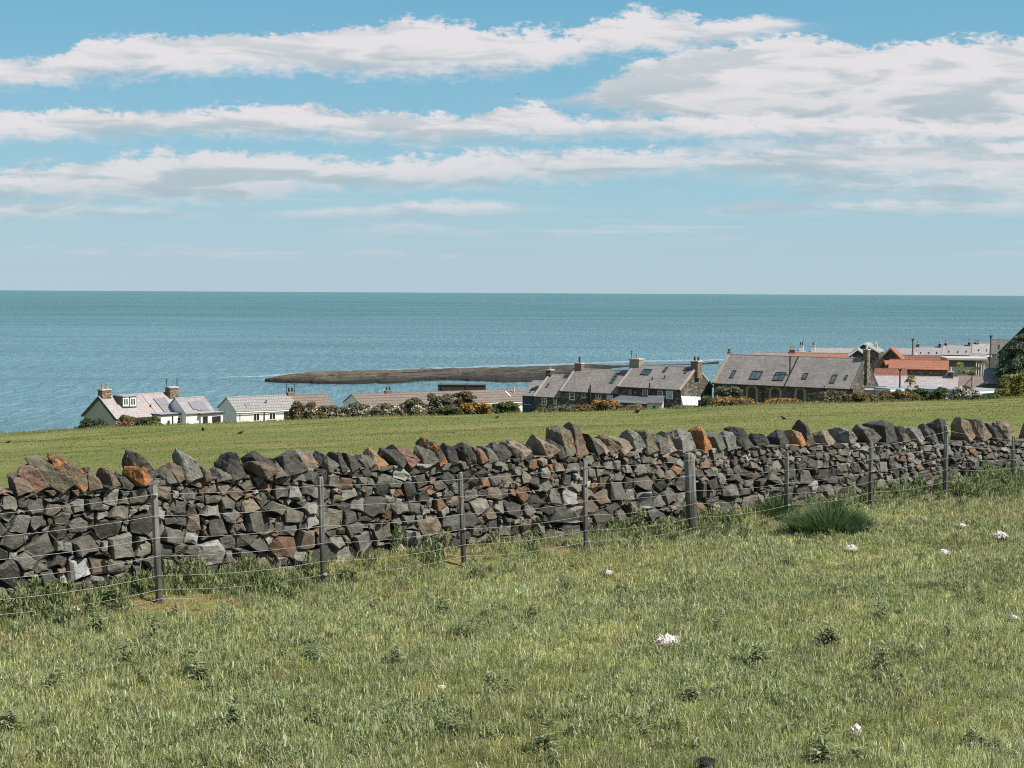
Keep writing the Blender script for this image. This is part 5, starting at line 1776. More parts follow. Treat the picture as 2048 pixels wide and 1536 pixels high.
# --- the long stone school-like building
b = House('stone_hall', (1428, 765), (1706, 777), 172, 8.1, (1467.5, 710.5), None, 'long grey stone hall with arched windows and a row of rooflights', 'hall')
b.walls(M['stone']); b.roof(M['slate_grey'], ends=0.0); b.gutter(); b.skew(0.06, M['quoin'], 0.3, 0.26); b.skew(b.L - 0.06, M['slate_dark'], 0.22, 0.2)
m = MB(); m.tube([(0.06, b.W / 2, b.E + b.h + .1), (0.06, b.W / 2, b.E + b.h + .75)], [0.24, 0.16], 6); m.build('finial', M['stone'], b.root)
b.rooflight((1474, 742.5), (1459, 757.5)); b.rooflight((1527, 744.5), (1498, 760), bars=1); b.rooflight((1574, 747), (1545, 762.5), bars=1)
b.rooflight((1618, 748.5), (1603, 760)); b.rooflight((1676, 751.5), (1659, 768)); b.rooflight((1697, 752), (1688, 761.5))
xa, _ = b.on_roof(1571, 770)
m = MB(); SL = b.W / 2 / b.ct; m.box((xa - .05, -.2, .11), (xa + .05, SL, .19), b.rp); m.build('party_flashing', M['tar'], b.root)
x_, r_ = b.on_roof(1580, 751); p0 = b.rp(x_, r_, .1); zt = b.on_front(1581, 712, p0.y)[1]
m = MB(); m.tube([p0 - Vector((0, 0, .2)), (p0.x, p0.y, zt)], .085, 8); m.build('flue', M['tar'], b.root)
for a, c, ty, by in ((1451, 1464, 771, 790), (1497, 1511, 774, 803), (1543.5, 1558, 776, 804), (1656, 1671, 781, 795)):
    x0, z1 = b.on_front(a, ty); x1, z0 = b.on_front(c, by); xm = (x0 + x1) / 2; hw = (x1 - x0) / 2
    m = MB(); ar = hw * 0.8
    outer = [(x0 - .32, z0 - .1), (x1 + .32, z0 - .1), (x1 + .32, z1 - ar)] + [(xm + (hw + .32) * math.cos(t), z1 - ar + (ar + .25) * math.sin(t)) for t in np.linspace(0.15, math.pi - .15, 9)] + [(x0 - .32, z1 - ar)]
    m.prism(outer, -0.035, 0.03); sr = m.build('window_surround', M['quoin'], b.root)
    inner = [(x0, z0), (x1, z0), (x1, z1 - ar)] + [(xm + hw * math.cos(t), z1 - ar + ar * math.sin(t)) for t in np.linspace(0.15, math.pi - .15, 9)] + [(x0, z1 - ar)]
    m = MB(); m.prism(inner, -0.055, -.0355); m.build('pane', M['glass'], sr)
    m = MB()
    for xx in (x0 + .04, xm, x1 - .04): m.box((xx - .045, -.075, z0), (xx + .045, -.0555, z1 - (ar * .75 if xx != xm else .02)))
    for zz in (z0 + (z1 - z0) * .38, z1 - ar): m.box((x0 + .09, -.073, zz - .04), (xm - .05, -.0555, zz + .04)); m.box((xm + .05, -.073, zz - .04), (x1 - .09, -.0555, zz + .04))
    m.build('glazing_bars', M['frame_d'], sr)
x0, z1 = b.on_front(1594, 777); x1, z0 = b.on_front(1607, 806); xm = (x0 + x1) / 2
m = MB(); m.prism([(x0 - .35, z0 - .3), (x1 + .35, z0 - .3), (x1 + .35, z1 - .7), (x1 + .2, z1), (xm, z1 + .35), (x0 - .2, z1), (x0 - .35, z1 - .7)], -.035, .03); sr = m.build('door_surround', M['quoin'], b.root)
m = MB(); m.prism([(x0, z0 - .3), (x1, z0 - .3), (x1, z1 - .75), (xm + .4, z1 - .25), (xm, z1), (xm - .4, z1 - .25), (x0, z1 - .75)], -.06, -.0355); m.build('door', M['frame_d'], sr)
for px in (1526, 1649): b.pipe(px, 771, 806, 0.06)
b.chimney(1729, 1738, 697.5, M['stone_brown'], 1, depth=0.9, pot_mat=M['cement'], skirt=2.6)

# --- farther village
def simple(name, eL, eR, d, wid, ridge, label, wall, roof, cat='house', group='far village houses', ch=(), lights=(), wins=(), skew=False, ridge_mat=None, over=0.2):
    h = House(name, eL, eR, d, wid, ridge, None, label, cat, group, square=True)
    h.walls(M[wall]); h.roof(M[roof], ends=0.05, ridge_mat=M[ridge_mat or roof], over=over)
    if skew: h.skew(0.0); h.skew(h.L)
    for c in ch: h.chimney(*c[:3], M[c[3]], c[4], depth=0.8, pot_mat=M[c[5] if len(c) > 5 else 'pot'], pot_h=0.5, skirt=1.6)
    for p0, p1 in lights: h.rooflight(p0, p1, lift=0.12)
    for p0, p1 in wins: h.window(p0, p1, bars=(0, 0), bar=0.12)
    return h

simple('village_house', (1505, 720), (1586, 722.5), 235, 7.5, (1522, 706), 'grey slate house showing only its roof above the left half of the hall', 'stone', 'slate_warm')
simple('village_house', (1574, 724), (1694, 728), 222, 7.0, (1584, 706.5), 'orange pantile roofed house behind the middle of the hall', 'stone', 'pantile', ch=((1579, 1590, 697.5, 'brick', 2),), ridge_mat='pantile_dark')
simple('village_house', (1592, 712), (1650, 714), 268, 6.0, (1600, 703), 'pale house with two tall white chimneys behind the orange pantile roof', 'white', 'slate_pale', ch=((1599, 1607, 690, 'white', 2, 'pot_dark'), (1622, 1631, 690, 'white', 1, 'pot_dark')))
simple('village_house', (1624, 713), (1718, 714.5), 285, 9.0, (1640, 696.5), 'long pale pinkish slate roofed house farthest behind the hall', 'stone', 'slate_pale')


def gable_front(name, gl, gr, apex, d, length, label, wall, roof, group='far village houses', wins=(), cat='house', yaw=0.0, verge=None, ch=()):
    """gable end faces the viewer"""
    A = at(*gl, d); B = at(*gr, d); T = at(*apex, d)
    zg = gz(A.x, A.y) - .3
    wd = B.x - A.x
    r = empty(name, (A.x, A.y, zg), yaw, label=label, cat=cat, group=group)
    E0, E1, ap = A.z - zg, B.z - zg, T.z - zg; ax_ = T.x - A.x
    m = MB(); poly = [(0, 0), (wd, 0), (wd, E1), (ax_, ap), (0, E0)]
    m.prism(poly, 0, length); m.build('wall', M[wall], r)
    for (xa, za, xb, zb) in ((-.15, E0 - .12, ax_, ap), (ax_, ap, wd + .15, E1 - .12)):
        m = MB(); m.add([(xa, -.15, za + .03), (xb, -.15, zb + .03), (xb, length, zb + .03), (xa, length, za + .03), (xa, -.15, za + .16), (xb, -.15, zb + .16), (xb, length, zb + .16), (xa, length, za + .16)], [(0, 1, 5, 4), (1, 2, 6, 5), (2, 3, 7, 6), (3, 0, 4, 7), (4, 5, 6, 7), (3, 2, 1, 0)])
        m.build('roof', M[roof], r)
        m = MB(); m.add([(xa, -.22, za - .1), (xb, -.22, zb - .1), (xb, -.22, zb + .2), (xa, -.22, za + .2), (xa, -.155, za - .1), (xb, -.155, zb - .1), (xb, -.155, zb + .2), (xa, -.155, za + .2)], [(0, 1, 2, 3), (7, 6, 5, 4), (0, 4, 5, 1), (1, 5, 6, 2), (2, 6, 7, 3), (3, 7, 4, 0)])
        m.build('bargeboard', M[verge or 'frame_w'], r)
    for p0, p1 in wins:
        a = at(*p0, d); c = at(*p1, d)
        m = MB(); m.box((a.x - A.x, -.05, c.z - zg), (c.x - A.x, -.004, a.z - zg)); w = m.build('window', M['frame_w'], r)
        m = MB(); m.box((a.x - A.x + .12, -.06, c.z - zg + .12), (c.x - A.x - .12, -.0505, a.z - zg - .12)); m.build('pane', M['glass'], w)
    for (pa, pb, pt, mt) in ch:
        a = at(pa, pt, d + length * .5); c = at(pb, pt, d + length * .5)
        m = MB(); m.box((a.x - A.x, length * .5 - .4, ap - 1.5), (c.x - A.x, length * .5 + .4, a.z - zg)); s_ = m.build('chimney', M[mt], r)
        m = MB(); m.tube([((a.x + c.x) / 2 - A.x, length * .5, a.z - zg - .02), ((a.x + c.x) / 2 - A.x, length * .5, a.z - zg + .45)], .16, 8); m.build('chimney_pot', M['cement'], s_)
    return r


gable_front('village_house', (1695, 714), (1733, 712), (1715, 699), 250, 9, 'dark stone gabled house with white windows left of the hall chimney', 'stone', 'slate_pale', wins=(((1697, 708), (1704, 717)),), yaw=-0.25)
gable_front('village_house', (1706, 700), (1757, 704), (1727, 687.5), 272, 9, 'higher dark gabled house with pale hipped roof behind the hall chimney', 'stone', 'slate_pale', yaw=-0.35, ch=((1730, 1737, 687, 'cement'),))
gable_front('village_house', (1752, 727), (1803, 722), (1780, 697.5), 228, 10, 'dark stone gable with orange tiled verge right of the hall', 'stone', 'pantile', yaw=-0.3, verge='pantile')
simple('village_house', (1784, 713), (1830, 713.5), 262, 8, (1790, 697), 'pale slate roofed house between the dark gable and a thin pole', 'white', 'slate_pale')
simple('village_house', (1829, 712), (1885, 711.5), 285, 7, (1842, 694), 'leftmost house of the far slate terrace, with three tiny rooflights', 'stone', 'slate_pale', group='far slate roofed terrace', ch=((1833, 1839, 687, 'stone_brown', 1), (1877, 1882, 686, 'stone', 1)), lights=(((1842.5, 705), (1840, 708.5)), ((1859, 705.5), (1856, 709)), ((1875, 705), (1872, 709))), skew=True)
simple('village_house', (1887, 709.5), (1944, 709), 285, 7, (1896, 691), 'middle house of the far slate terrace, paler and wider', 'stone', 'slate_pale', group='far slate roofed terrace', ch=((1889, 1894, 685, 'stone', 1), (1936, 1941, 683, 'stone', 1)), lights=(((1899, 702.5), (1896, 706)), ((1917, 703.5), (1914, 707)), ((1934, 702.5), (1931, 706))), skew=True)
simple('village_house', (1945, 707), (1988, 706.5), 285, 7, (1955, 687.5), 'right house of the far slate terrace, with a brick chimney', 'stone_brown', 'slate_pink', group='far slate roofed terrace', ch=((1949, 1952, 683, 'stone', 1), (1953, 1959, 685, 'brick', 2)), lights=(((1959, 699.5), (1956, 703.5)), ((1974, 699.5), (1972, 704))), skew=True)
simple('village_house', (1800, 718.5), (1978, 712.5), 248, 6, (1806, 711), 'long low dark red roof running below the far slate terrace', 'stone_brown', 'pantile_dark')
simple('village_house', (1979, 708), (2026, 708.5), 238, 8, (1988, 680.5), 'olive slate house with white windows beside the conifer', 'cream', 'slate_dark', lights=(((2000, 691), (1996, 700)),), wins=(((1992, 711), (2000, 718)), ((2001, 711), (2010, 718))))
gable_front('village_house', (1998, 706), (2100, 700), (2046, 656), 205, 12, 'tall dark house mostly hidden behind the conifer at right edge', 'stone', 'slate_dark', verge='tar', yaw=-0.5, ch=((2040, 2046, 653, 'stone'),))
simple('red_roofed_barn', (1777, 737.5), (1896, 738.5), 200, 5.5, (1780, 720), 'long bright orange roofed barn in the middle of the right hand village', 'stone_brown', 'pantile', 'barn', 'orange roofed barns', ridge_mat='pantile')
h = simple('red_roofed_barn', (1748, 751), (1812, 751.5), 188, 5.0, (1752, 738), 'lower orange roofed barn tucked against the right gable of the hall', 'stone_brown', 'pantile_dark', 'barn', 'orange roofed barns')
gable_front('red_roofed_barn', (1750, 748), (1782, 742), (1773, 722), 205, 6, 'small hipped orange roof left of the long orange roofed barn', 'stone', 'pantile', 'orange roofed barns', cat='barn', yaw=-0.9, verge='pantile')
h = simple('outbuilding', (1742, 777), (1915, 777.5), 176, 6.5, (1760, 752.5), 'long pinkish white slate roofed outbuilding in front of the orange barns', 'stone_brown', 'slate_pink', 'outbuilding', 'near outbuildings', ch=((1896, 1907, 742, 'stone', 1, 'cement'),))
h = simple('outbuilding', (1912, 776), (1972, 776.5), 178, 5.5, (1914, 752.5), 'plain brown roofed outbuilding joined to the pinkish white one', 'stone_brown', 'tile_plain', 'outbuilding', 'near outbuildings')
h = simple('outbuilding', (1966, 766), (2016, 765), 172, 6, (1980, 738), 'grey slated stone cottage half hidden below the conifer', 'stone', 'slate_warm', 'outbuilding', 'near outbuildings')

# flat roofed modern house
P = at(1895, 738, 218); Q = at(1949, 738, 218); T = at(1895, 720, 218)
zg = gz(P.x, P.y) - .3
h = empty('flat_roofed_house', (P.x, P.y, zg), -0.12, label='modern grey flat roofed house with glazed right end', cat='house')
L_ = Q.x - P.x; H_ = T.z - zg
m = MB(); m.box((0, 0, 0), (L_, 6, H_)); m.build('wall', M['greywall'], h)
m = MB(); m.box((-.1, -.3, H_ + .003), (L_ + 1.8, 6.3, H_ + .32)); m.build('roof', M['cement'], h)
m = MB(); m.box((L_ + .003, .3, H_ - 2.6), (L_ + .10, 5.6, H_ - .1)); m.build('glazed_wall', M['glass'], h)
for yy in (0.1, 2.0, 4.0, 5.8):
    m = MB(); m.box((L_ + 1.2, yy - .08, 0), (L_ + 1.36, yy + .08, H_ - .003)); m.build('post', M['frame_w'], h)
P = at(1963, 735, 226); Q = at(1979, 735, 226); T = at(1963, 712, 226)
zg = gz(P.x, P.y) - .3
gable_front('stone_shed', (1960, 717), (1981, 712), (1980, 711.5), 226, 6, 'brown stone lean-to shed at the end of the dark red roof', 'stone_brown', 'slate_pink', 'near outbuildings', cat='shed')

# low flat roofs right behind the hedge
def flat_shed(name, a, b_, d, depth, hgt, label, wall, roof, fascia='frame_w', rise=0.12):
    P = at(*a, d); Qr = ray(*b_); Q = Vector((0, 0, CZ)) + Qr * ((P.z - CZ) / Qr.z)
    zg = min(gz(P.x, P.y), gz(Q.x, Q.y)) - .2
    ax = Q - P
    r = empty(name, (P.x, P.y, zg), math.atan2(ax.y, ax.x), label=label, cat='shed', group='flat roofed sheds behind the hedge')
    H_ = P.z - zg; L_ = ax.length
    m = MB(); m.box((0, 0, 0), (L_, depth, H_ - .2)); m.build('wall', M[wall], r)
    m = MB(); m.box((-.15, -.2, H_ - .197), (L_ + .15, depth + .2, H_)); m.build('roof', M[fascia], r)
    m = MB(); m.box((-.1, -.15, H_ + .003), (L_ + .1, depth + .15, H_ + rise)); m.build('roof_covering', M[roof], r)
    m = MB(); m.box((L_ * .2, -.05, H_ - 1.6), (L_ * .45, -.004, H_ - .6)); m.build('window', M['glass'], r)
    return r


flat_shed('flat_roofed_shed', (1703, 776), (1775, 777), 166, 2.2, 2.2, 'long low grey shed with white edged flat roof below the hall gable', 'cement', 'felt')
flat_shed('flat_roofed_shed', (1780, 779.5), (1830, 778), 162, 2.5, 2.2, 'small white edged flat roof left of the pale blue one', 'cement', 'bluefelt')
flat_shed('flat_roofed_shed', (1835, 779), (1945, 782.5), 158, 4.5, 2.2, 'wide pale blue flat roof behind the hedge', 'greywall', 'bluefelt', 'bluefelt')
flat_shed('flat_roofed_shed', (1948, 784), (2006, 780.5), 154, 3.5, 2.2, 'short pale blue flat roof with grey wall at right of the blossom bush', 'greywall', 'bluefelt', 'frame_w')


# poles
def pole(name, px, top, bot, d, r, label, arm=False, stay=None, mat='bark'):
    P = at(px, bot, d); T = at(px, top, d)
    zg = min(gz(P.x, P.y), P.z)
    o = MB(); o.tube([(0, 0, 0), (0, 0, T.z - zg)], [r * 1.15, r * .85], 8)
    q = o.build(name, M[mat], smooth=True)
    q.location = (P.x, P.y, zg)
    tag(q, label, 'pole', 'poles among the village roofs')
    k = MB(); k.box((-r * 1.6, -r * 1.6, T.z - zg - .02), (r * 1.6, r * 1.6, T.z - zg + .12)); k.build('pole_cap', M['tar'], q)
    if arm:
        k = MB(); k.box((-.5, -.06, T.z - zg - .5), (.5, .06, T.z - zg - .38)); k.build('crossarm', M['bark'], q)
    if stay:
        S_ = at(*stay, d); k = MB(); k.tube([(0, 0, T.z - zg - .3), (S_.x - P.x, 0, S_.z - zg)], .05, 6); k.build('stay', M['bark'], q)
    return q


pole('telegraph_pole', 1825, 679, 712, 250, .15, 'thin dark pole left of the far slate terrace')
pole('telegraph_pole', 1980, 672.5, 740, 225, .15, 'tall dark pole right of the far slate terrace, near the conifer')
pole('timber_pole', 1799.5, 740, 776, 164, .11, 'stout brown pole in front of the pinkish white outbuilding')
pole('timber_pole', 1943.5, 750, 775, 160, .07, 'slim brown pole with a slanting stay before the brown roof', stay=(1928, 772))

# ------------------------------------------------------------------ bushes along the far edge of the field
def leaf_cloud(name, centre, lobes, nleaf, size, cols, parent=None, tips=None, tipfrac=0.0, flat=0.0, mat=None):
    """many small leaf faces through overlapping ellipsoids; lobes = (centre, radii)"""
    cs = np.array([l[0] for l in lobes]); rs_ = np.array([l[1] for l in lobes])
    wgt = (rs_[:, 0] * rs_[:, 1] * rs_[:, 2]) ** (2 / 3); wgt /= wgt.sum()
    li = rng.choice(len(lobes), nleaf, p=wgt)
    d = rng.normal(size=(nleaf, 3)); d /= np.linalg.norm(d, axis=1, keepdims=True)
    d[:, 2] = np.where(d[:, 2] < -0.5, -d[:, 2], d[:, 2])
    rad = rng.uniform(0.30, 1.05, nleaf) ** 0.42
    # ragged clumps
    cl = vnoise(d[:, 0] * 3 + li * 7.3, d[:, 1] * 3 + d[:, 2] * 3.7, 9)
    rad *= 0.82 + 0.36 * cl
    P = cs[li] + d * rs_[li] * rad[:, None]
    P[:, 2] = np.maximum(P[:, 2], 0.02)
    nrm = d * 0.9 + rng.normal(size=(nleaf, 3)) * 0.75 + np.array([0, 0, 0.35]); nrm /= np.linalg.norm(nrm, axis=1, keepdims=True)
    t1 = np.cross(nrm, rng.normal(size=(nleaf, 3))); t1 /= np.linalg.norm(t1, axis=1, keepdims=True)
    t2 = np.cross(nrm, t1)
    s = size * rng.uniform(0.6, 1.5, nleaf)[:, None]
    V = np.stack([P - t1 * s, P - t2 * s * .55, P + t1 * s, P + t2 * s * .55 + nrm * s * .2], 1)
    c = np.array([q[0] for q in cols]); w = np.array([q[1] for q in cols], float); w /= w.sum()
    C = c[rng.choice(len(c), nleaf, p=w)] * rng.uniform(0.7, 1.35, (nleaf, 1))
    if tips is not None:
        sel = (rad > 0.88) & (d[:, 2] > -0.15) & (vnoise(P[:, 0] * 1.1 + 5, P[:, 2] * 1.3 + P[:, 1], 19) > 1 - tipfrac)
        C = np.where(sel[:, None], np.array(tips) * rng.uniform(0.75, 1.2, (nleaf, 1)), C)
    C4 = np.ones((nleaf, 4, 4)); C4[..., :3] = C[:, None, :]
    o = np_mesh(name, V.reshape(-1, 3), np.arange(nleaf * 4), np.arange(nleaf) * 4, None, C4.reshape(-1, 4), mat or M['foliage'], parent)
    return o


GREEN = [((0.105, 0.130, 0.050), 4), ((0.15, 0.17, 0.072), 3), ((0.070, 0.088, 0.036), 3)]
DKG = [((0.060, 0.082, 0.038), 4), ((0.09, 0.115, 0.055), 3), ((0.12, 0.14, 0.065), 1)]
BRN = [((0.21, 0.155, 0.080), 3), ((0.15, 0.128, 0.062), 3), ((0.27, 0.195, 0.095), 2), ((0.095, 0.092, 0.048), 2)]
GRY = [((0.175, 0.165, 0.105), 4), ((0.23, 0.21, 0.135), 2), ((0.11, 0.112, 0.066), 3)]
YEL = [((0.23, 0.215, 0.055), 4), ((0.31, 0.265, 0.07), 3), ((0.13, 0.145, 0.045), 3)]
CREAM = (0.60, 0.52, 0.40); ORANGE = (0.58, 0.29, 0.07); RUST = (0.40, 0.22, 0.10); LIME = (0.45, 0.43, 0.12)


def bush(kind, px0, px1, top, bot, d, cols, label, tips=None, tf=0.0, cat='bush', n=1500, size=0.11, nl=9, seed=0):
    rs = random.Random(px0 + seed)
    P = at((px0 + px1) / 2, bot, d)
    k = d / F
    w = (px1 - px0) * k; H_ = (bot - top) * k
    g = min(gz(P.x, P.y), P.z) - 0.1
    dz_ = P.z - g
    root = empty(kind, (P.x, P.y, g), 0, label=label, cat=cat, group='bushes along the far edge of the field')
    H_ += dz_
    lobes = []
    for i in range(nl):
        f = (i + 0.5) / nl
        x = (f - .5) * w * 0.82 + rs.gauss(0, w * .04)
        env = (1 - abs(2 * f - 1) ** 3.6) ** 0.5
        hh = H_ * env * rs.uniform(0.86, 1.06)
        r = max(w / nl * 1.12, 0.36)
        lobes.append(((x, rs.uniform(-.5, .5) * min(w * .25, 1.5), max(hh - r * .55, hh * .5)), (r * rs.uniform(.9, 1.3), r * rs.uniform(.9, 1.3), min(r * rs.uniform(.55, .8), hh * .55))))
        lobes.append(((x + rs.gauss(0, r * .3), rs.uniform(-.4, .4), hh * .38), (r * 1.2, r * 1.3, hh * .45)))
    leaf_cloud('foliage', None, lobes, int(n * 2.1), size * .90, cols, root, tips, tf * .8)
    m = MB()
    for i in range(5):
        x = (rs.random() - .5) * w * .5
        m.tube([(x * .6, 0, -.2), (x * .9, rs.uniform(-.2, .2), H_ * .35), (x * 1.2, rs.uniform(-.4, .4), H_ * .75)], [.06, .04, .015], 5)
    m.build('stem', M['bark'], root)
    return root


B = bush
B('bush', 146, 228, 839, 860, 139, DKG, 'dark green rounded bush at the far left end of the field edge', n=2200)
B('gorse_bush', 228, 284, 833, 855, 138, BRN, 'rusty brown gorse bush below the dormer cottage', RUST, .45, n=1800)
B('bush', 268, 326, 834, 853, 137, GREEN, 'dull green bush at the corner of the side extension', RUST, .15, n=1700)
B('gorse_bush', 570, 646, 806, 842, 135, BRN, 'tall brownish gorse bush hiding the brown end of the pale bungalow', CREAM, .30, n=2600)
B('hawthorn_bush', 626, 700, 811, 840, 136, GRY, 'cream flowered hawthorn between the two bungalow rows', CREAM, .50, n=2400)
B('hawthorn_bush', 690, 742, 808, 838, 136, GRY, 'cream flowered hawthorn hiding the white gable of the long bungalow', CREAM, .55, n=2000)
B('hawthorn_bush', 734, 800, 810, 838, 135, GRY, 'low cream speckled hawthorn in front of the brown chimney', CREAM, .40, n=2000)
B('hawthorn_bush', 792, 856, 797, 836, 135, GRY, 'tall pale flowered hawthorn left of the boarded hut', CREAM, .50, n=2600)
B('hawthorn_bush', 842, 912, 788, 834, 136, GRY, 'tallest brownish hawthorn below the dark boarded hut', CREAM, .40, n=3000)
B('hawthorn_bush', 900, 958, 783, 824, 137, BRN, 'rounded russet topped bush under the right end of the boarded hut', CREAM, .20, n=2400)
B('bush', 866, 926, 812, 834, 132, GREEN, 'low greyish green bush in front of the tallest hawthorn', CREAM, .15, n=1500, seed=3)
B('gorse_bush', 916, 988, 807, 832, 133, GREEN, 'bright orange gorse bush in front of the long bungalow', ORANGE, .62, n=2300)
B('bush', 984, 1042, 804, 828, 134, GREEN, 'fresh green bush beside the blue boarded store', n=2000)
B('bush', 1072, 1096, 815, 826, 133, GREEN, 'tiny pale green bush right of the blue store', n=500, nl=4)
B('bush', 1096, 1152, 812, 826, 133, GRY, 'low grey green bush below the small terrace house', LIME, .15, n=1200, nl=6)
B('gorse_bush', 1140, 1184, 810, 825, 132, BRN, 'low rust coloured gorse below the middle terrace house', ORANGE, .3, n=1000, nl=6)
B('gorse_bush', 1176, 1252, 800, 823, 133, BRN, 'big rusty orange gorse bush left of the terrace porch', ORANGE, .45, n=2200)
B('gorse_bush', 1240, 1298, 811, 823, 132, BRN, 'low spreading brown gorse under the porch', ORANGE, .35, n=1300, nl=7)
B('bush', 1340, 1372, 812, 822, 131, GRY, 'scrubby pale plant in front of the cold frame house', CREAM, .2, n=600, nl=5)
B('bush', 1396, 1432, 794, 820, 133, GREEN, 'small green bush between the bare gable and the hall', RUST, .25, n=900, nl=5)
B('hawthorn_bush', 1424, 1496, 773, 812, 137, GRY, 'domed blossom covered hawthorn against the left end of the hall', CREAM, .72, n=2600)
B('gorse_bush', 1412, 1526, 795, 815, 133, BRN, 'long ochre gorse bush at the foot of the domed hawthorn', ORANGE, .5, n=2400, nl=11)
B('gorse_bush', 1524, 1602, 797, 814, 133, BRN, 'orange gorse bush below the hall arched windows', ORANGE, .62, n=2000)
B('bush', 1600, 1646, 804, 812, 132, GRY, 'strip of low pale plants before the hall door', CREAM, .4, n=700, nl=7)
B('bush', 1640, 1702, 782, 810, 134, GRY, 'dense olive bush right of the hall door', LIME, .1, n=2300)
B('bush', 1688, 1760, 786, 810, 133, BRN, 'broad brownish bush below the right gable of the hall', CREAM, .15, n=2200)
B('bush', 1748, 1836, 781, 808, 134, BRN, 'reddish brown bush left of the green hedge', RUST, .35, n=2400)
B('bush', 1800, 1868, 776, 806, 136, GREEN, 'mid green leafy bush below the pinkish white outbuilding', n=2300)
B('bush', 1856, 1912, 778, 804, 134, GREEN, 'dull green bush just left of the blossom bush', LIME, .15, n=2000)
B('hawthorn_bush', 1896, 1958, 773, 803, 131, GRY, 'white blossoming bush before the pale blue roof', (0.66, 0.60, 0.54), .7, n=2300)
B('bush', 1952, 2012, 791, 804, 130, GREEN, 'low green scrub under the short blue roof', LIME, .2, n=1300, nl=7)
B('bush', 1806, 1838, 749, 778, 165, YEL, 'olive green upright bush growing against the pinkish white roof', RUST, .2, n=1300, nl=5)
B('bush', 1908, 1942, 729, 749, 200, YEL, 'bright green shrub before the grey flat roofed house', LIME, .5, n=1200, nl=5, size=.14)
B('bush', 1932, 1962, 738, 750, 198, GREEN, 'dark green low shrub beside the bright green one', n=900, nl=5, size=.13)
B('bush', 1988, 2030, 752, 790, 150, YEL, 'loose yellowish green bush below the conifer', LIME, .3, n=1700, nl=6)
B('bush', 2004, 2090, 744, 799, 140, YEL, 'big yellow green bush at the right border', LIME, .5, n=3400)

# ------------------------------------------------------------------ conifer
P = at(2044, 752, 172)
g = gz(P.x, P.y)
tree = empty('conifer_tree', (P.x, P.y, g - .2), 0, label='dark blue green conifer with drooping layered branches at right edge', cat='tree')
topz = at(2046, 660, 172).z - g
m = MB(); m.tube([(0, 0, 0), (0.1, 0, topz * .5), (0, 0, topz * .98)], [.32, .2, .03], 9); m.build('trunk', M['bark'], tree)
Vs = []; Cs = []
m = MB()
rs = random.Random(5)
for k in range(135):
    f = rs.random() ** 0.85
    z = 0.8 + (topz - 1.0) * f
    L_ = (1 - f) ** 0.55 * 5.2 * rs.uniform(.55, 1.1) + 0.35
    a = rs.uniform(0, 6.283)
    dvec = Vector((math.cos(a), math.sin(a), 0))
    tip = dvec * L_ + Vector((0, 0, z - L_ * .22)); mid = dvec * L_ * .55 + Vector((0, 0, z + L_ * .06))
    m.tube([(0, 0, z), mid, tip], [.05, .03, .008], 4, cap=False)
    q = int(60 + 60 * L_)
    for _ in range(q):
        t = rs.uniform(.15, 1.0)
        p = (Vector((0, 0, z)).lerp(mid, t * 2) if t < .5 else mid.lerp(tip, t * 2 - 1))
        side = Vector((-dvec.y, dvec.x, 0)) * rs.gauss(0, .34 * (1.25 - t) * min(L_, 2.2))
        p = p + side + Vector((0, 0, -abs(rs.gauss(0, .14)) - side.length * .25))
        e = (dvec * rs.uniform(.2, 1) + side.normalized() * rs.uniform(0, .9) + Vector((0, 0, rs.uniform(-.7, .15)))).normalized()
        s_ = rs.uniform(.14, .30)
        b_ = e.cross(Vector((rs.gauss(0, 1), rs.gauss(0, 1), rs.gauss(0, 1)))).normalized() * s_ * .33
        Vs.append((p - b_, p + b_, p + e * s_ + b_ * .3, p + e * s_ - b_ * .3))
        c = rs.choice([(0.10, 0.145, 0.095), (0.14, 0.18, 0.115), (0.07, 0.11, 0.075), (0.21, 0.24, 0.145)]); kk = rs.uniform(.7, 1.3)
        Cs.append((c[0] * kk, c[1] * kk, c[2] * kk, 1))
m.build('branch', M['bark'], tree)
Va = np.array([[tuple(q) for q in v4] for v4 in Vs]); n_ = len(Va)
np_mesh('crown', Va.reshape(-1, 3), np.arange(n_ * 4), np.arange(n_) * 4, None, np.repeat(np.array(Cs), 4, 0), M['foliage'], tree)


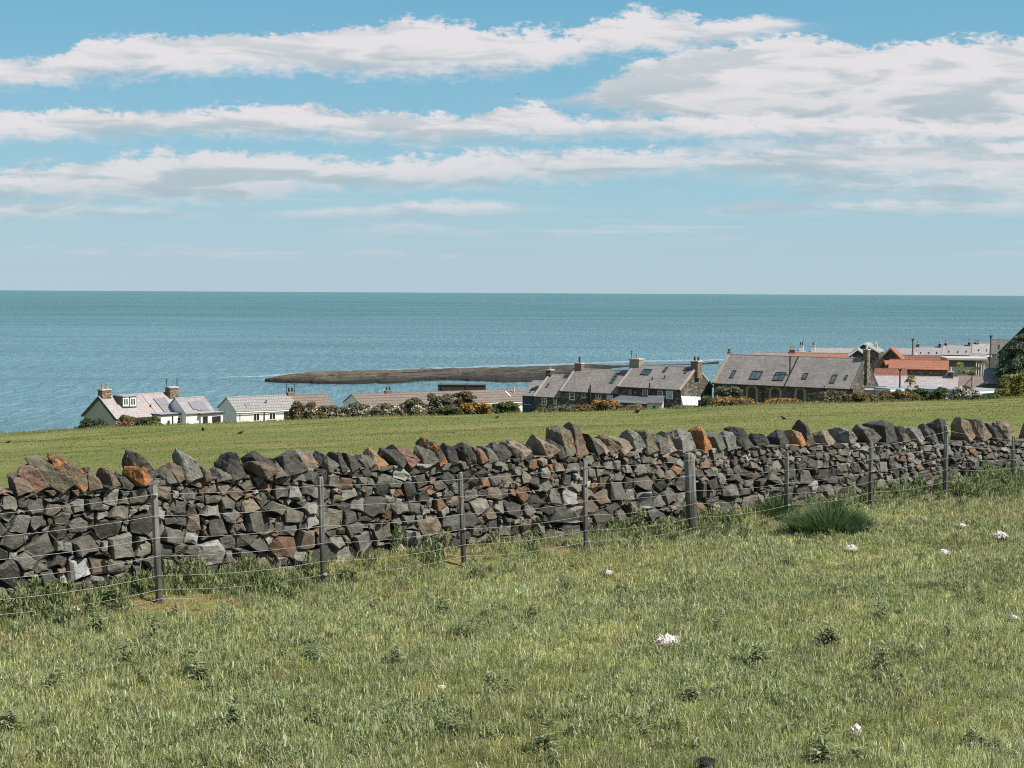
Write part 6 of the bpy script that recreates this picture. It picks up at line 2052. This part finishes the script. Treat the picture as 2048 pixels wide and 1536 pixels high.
# ------------------------------------------------------------------ crows
def crow(px, py, hpx, yaw, label, wings=None, d=None, up=False):
    """one lofted body from beak to tail; legs and beak are parts"""
    if d is None:
        p = ground_hit(px, py, 25, 150)
    else:
        p = at(px, py, d)
    sc_ = hpx / F * p.y / 0.40
    root = empty('crow', p + (Vector((0, 0, -0.10 * sc_)) if d is None else Vector((0, 0, 0))), yaw, label=label, cat='crow', group='crows about the field')
    # x forward; rings: x, z, half width, half height
    rings = [(-.34, .10, .010, .006), (-.30, .115, .040, .014), (-.20, .15, .050, .035), (-.10, .19, .075, .075), (.0, .215, .09, .095), (.09, .24, .08, .09), (.14, .285, .055, .06), (.175, .325, .05, .05), (.215, .34, .042, .042), (.25, .338, .018, .02)]
    tilt = R(wings and 5 or 12)
    m = MB(); N_ = 10; vs = []
    for (x, z, wy, wz) in rings:
        for k in range(N_):
            a = 2 * math.pi * k / N_
            vs.append((x, wy * math.cos(a), z + wz * math.sin(a)))
    fs = [(i * N_ + k, i * N_ + (k + 1) % N_, (i + 1) * N_ + (k + 1) % N_, (i + 1) * N_ + k) for i in range(len(rings) - 1) for k in range(N_)]
    fs += [tuple(range(N_ - 1, -1, -1)), tuple(range((len(rings) - 1) * N_, len(rings) * N_))]
    m.add(vs, fs)
    m.build('body', M['crow'], root, smooth=True)
    k = MB(); k.tube([(.24, 0, .34), (.28, 0, .335), (.315, 0, .322)], [.017, .012, .003], 6); k.build('beak', M['beak'], root)
    for sy in (-1, 1):
        if d is None:
            k = MB(); k.tube([(.01, sy * .035, .14), (-.015, sy * .04, .07), (.0, sy * .04, 0), (.05, sy * .045, .004)], [.014, .008, .007, .004], 5); k.build('leg', M['beak'], root)
        m = MB()
        if wings:
            pts = [(.11, .06, .27), (.13, .30, .27 + wings * .22), (.05, .52, .27 + wings * .30), (-.10, .46, .26 + wings * .26), (-.16, .24, .25 + wings * .12), (-.14, .06, .24)]
            vs = [(x, sy * y, z + .012) for x, y, z in pts] + [(x, sy * y, z - .012) for x, y, z in pts]
        else:
            pts = [(.10, .262), (.02, .29), (-.10, .255), (-.26, .15), (-.30, .115), (-.15, .155), (.0, .17), (.08, .20)]
            vs = [(x, sy * (.098 - .25 * max(0, -x)), z) for x, z in pts] + [(x, sy * (.070 - .22 * max(0, -x)), z) for x, z in pts]
        n_ = len(pts)
        m.add(vs, [tuple(range(n_)), tuple(range(2 * n_ - 1, n_ - 1, -1))] + [(q, (q + 1) % n_, (q + 1) % n_ + n_, q + n_) for q in range(n_)])
        m.build('wing', M['crow'], root)
    root.scale = (sc_, sc_, sc_)
    return root


crow(17, 886, 8, 0.3, 'black crow on the turf at the far left border of the field')
crow(406, 862, 12, -1.4, 'black crow seen end on below the sunroom of the dormer cottage')
crow(482, 868, 11, 0.5, 'black crow walking to the right below the pale bungalow')
crow(995, 836, 8, 0.4, 'small black crow standing below the green bush at mid field edge')
crow(1275, 826, 11, 0.2, 'black crow with spread wings near the field edge below the terrace porch', wings=0.25)
crow(1567, 839, 10, 2.6, 'black crow on the turf above the middle of the wall top')
crow(1037, 190, 2.4, 1.2, 'tiny dark bird flying high in the blue gap of the sky', wings=0.7, d=170)
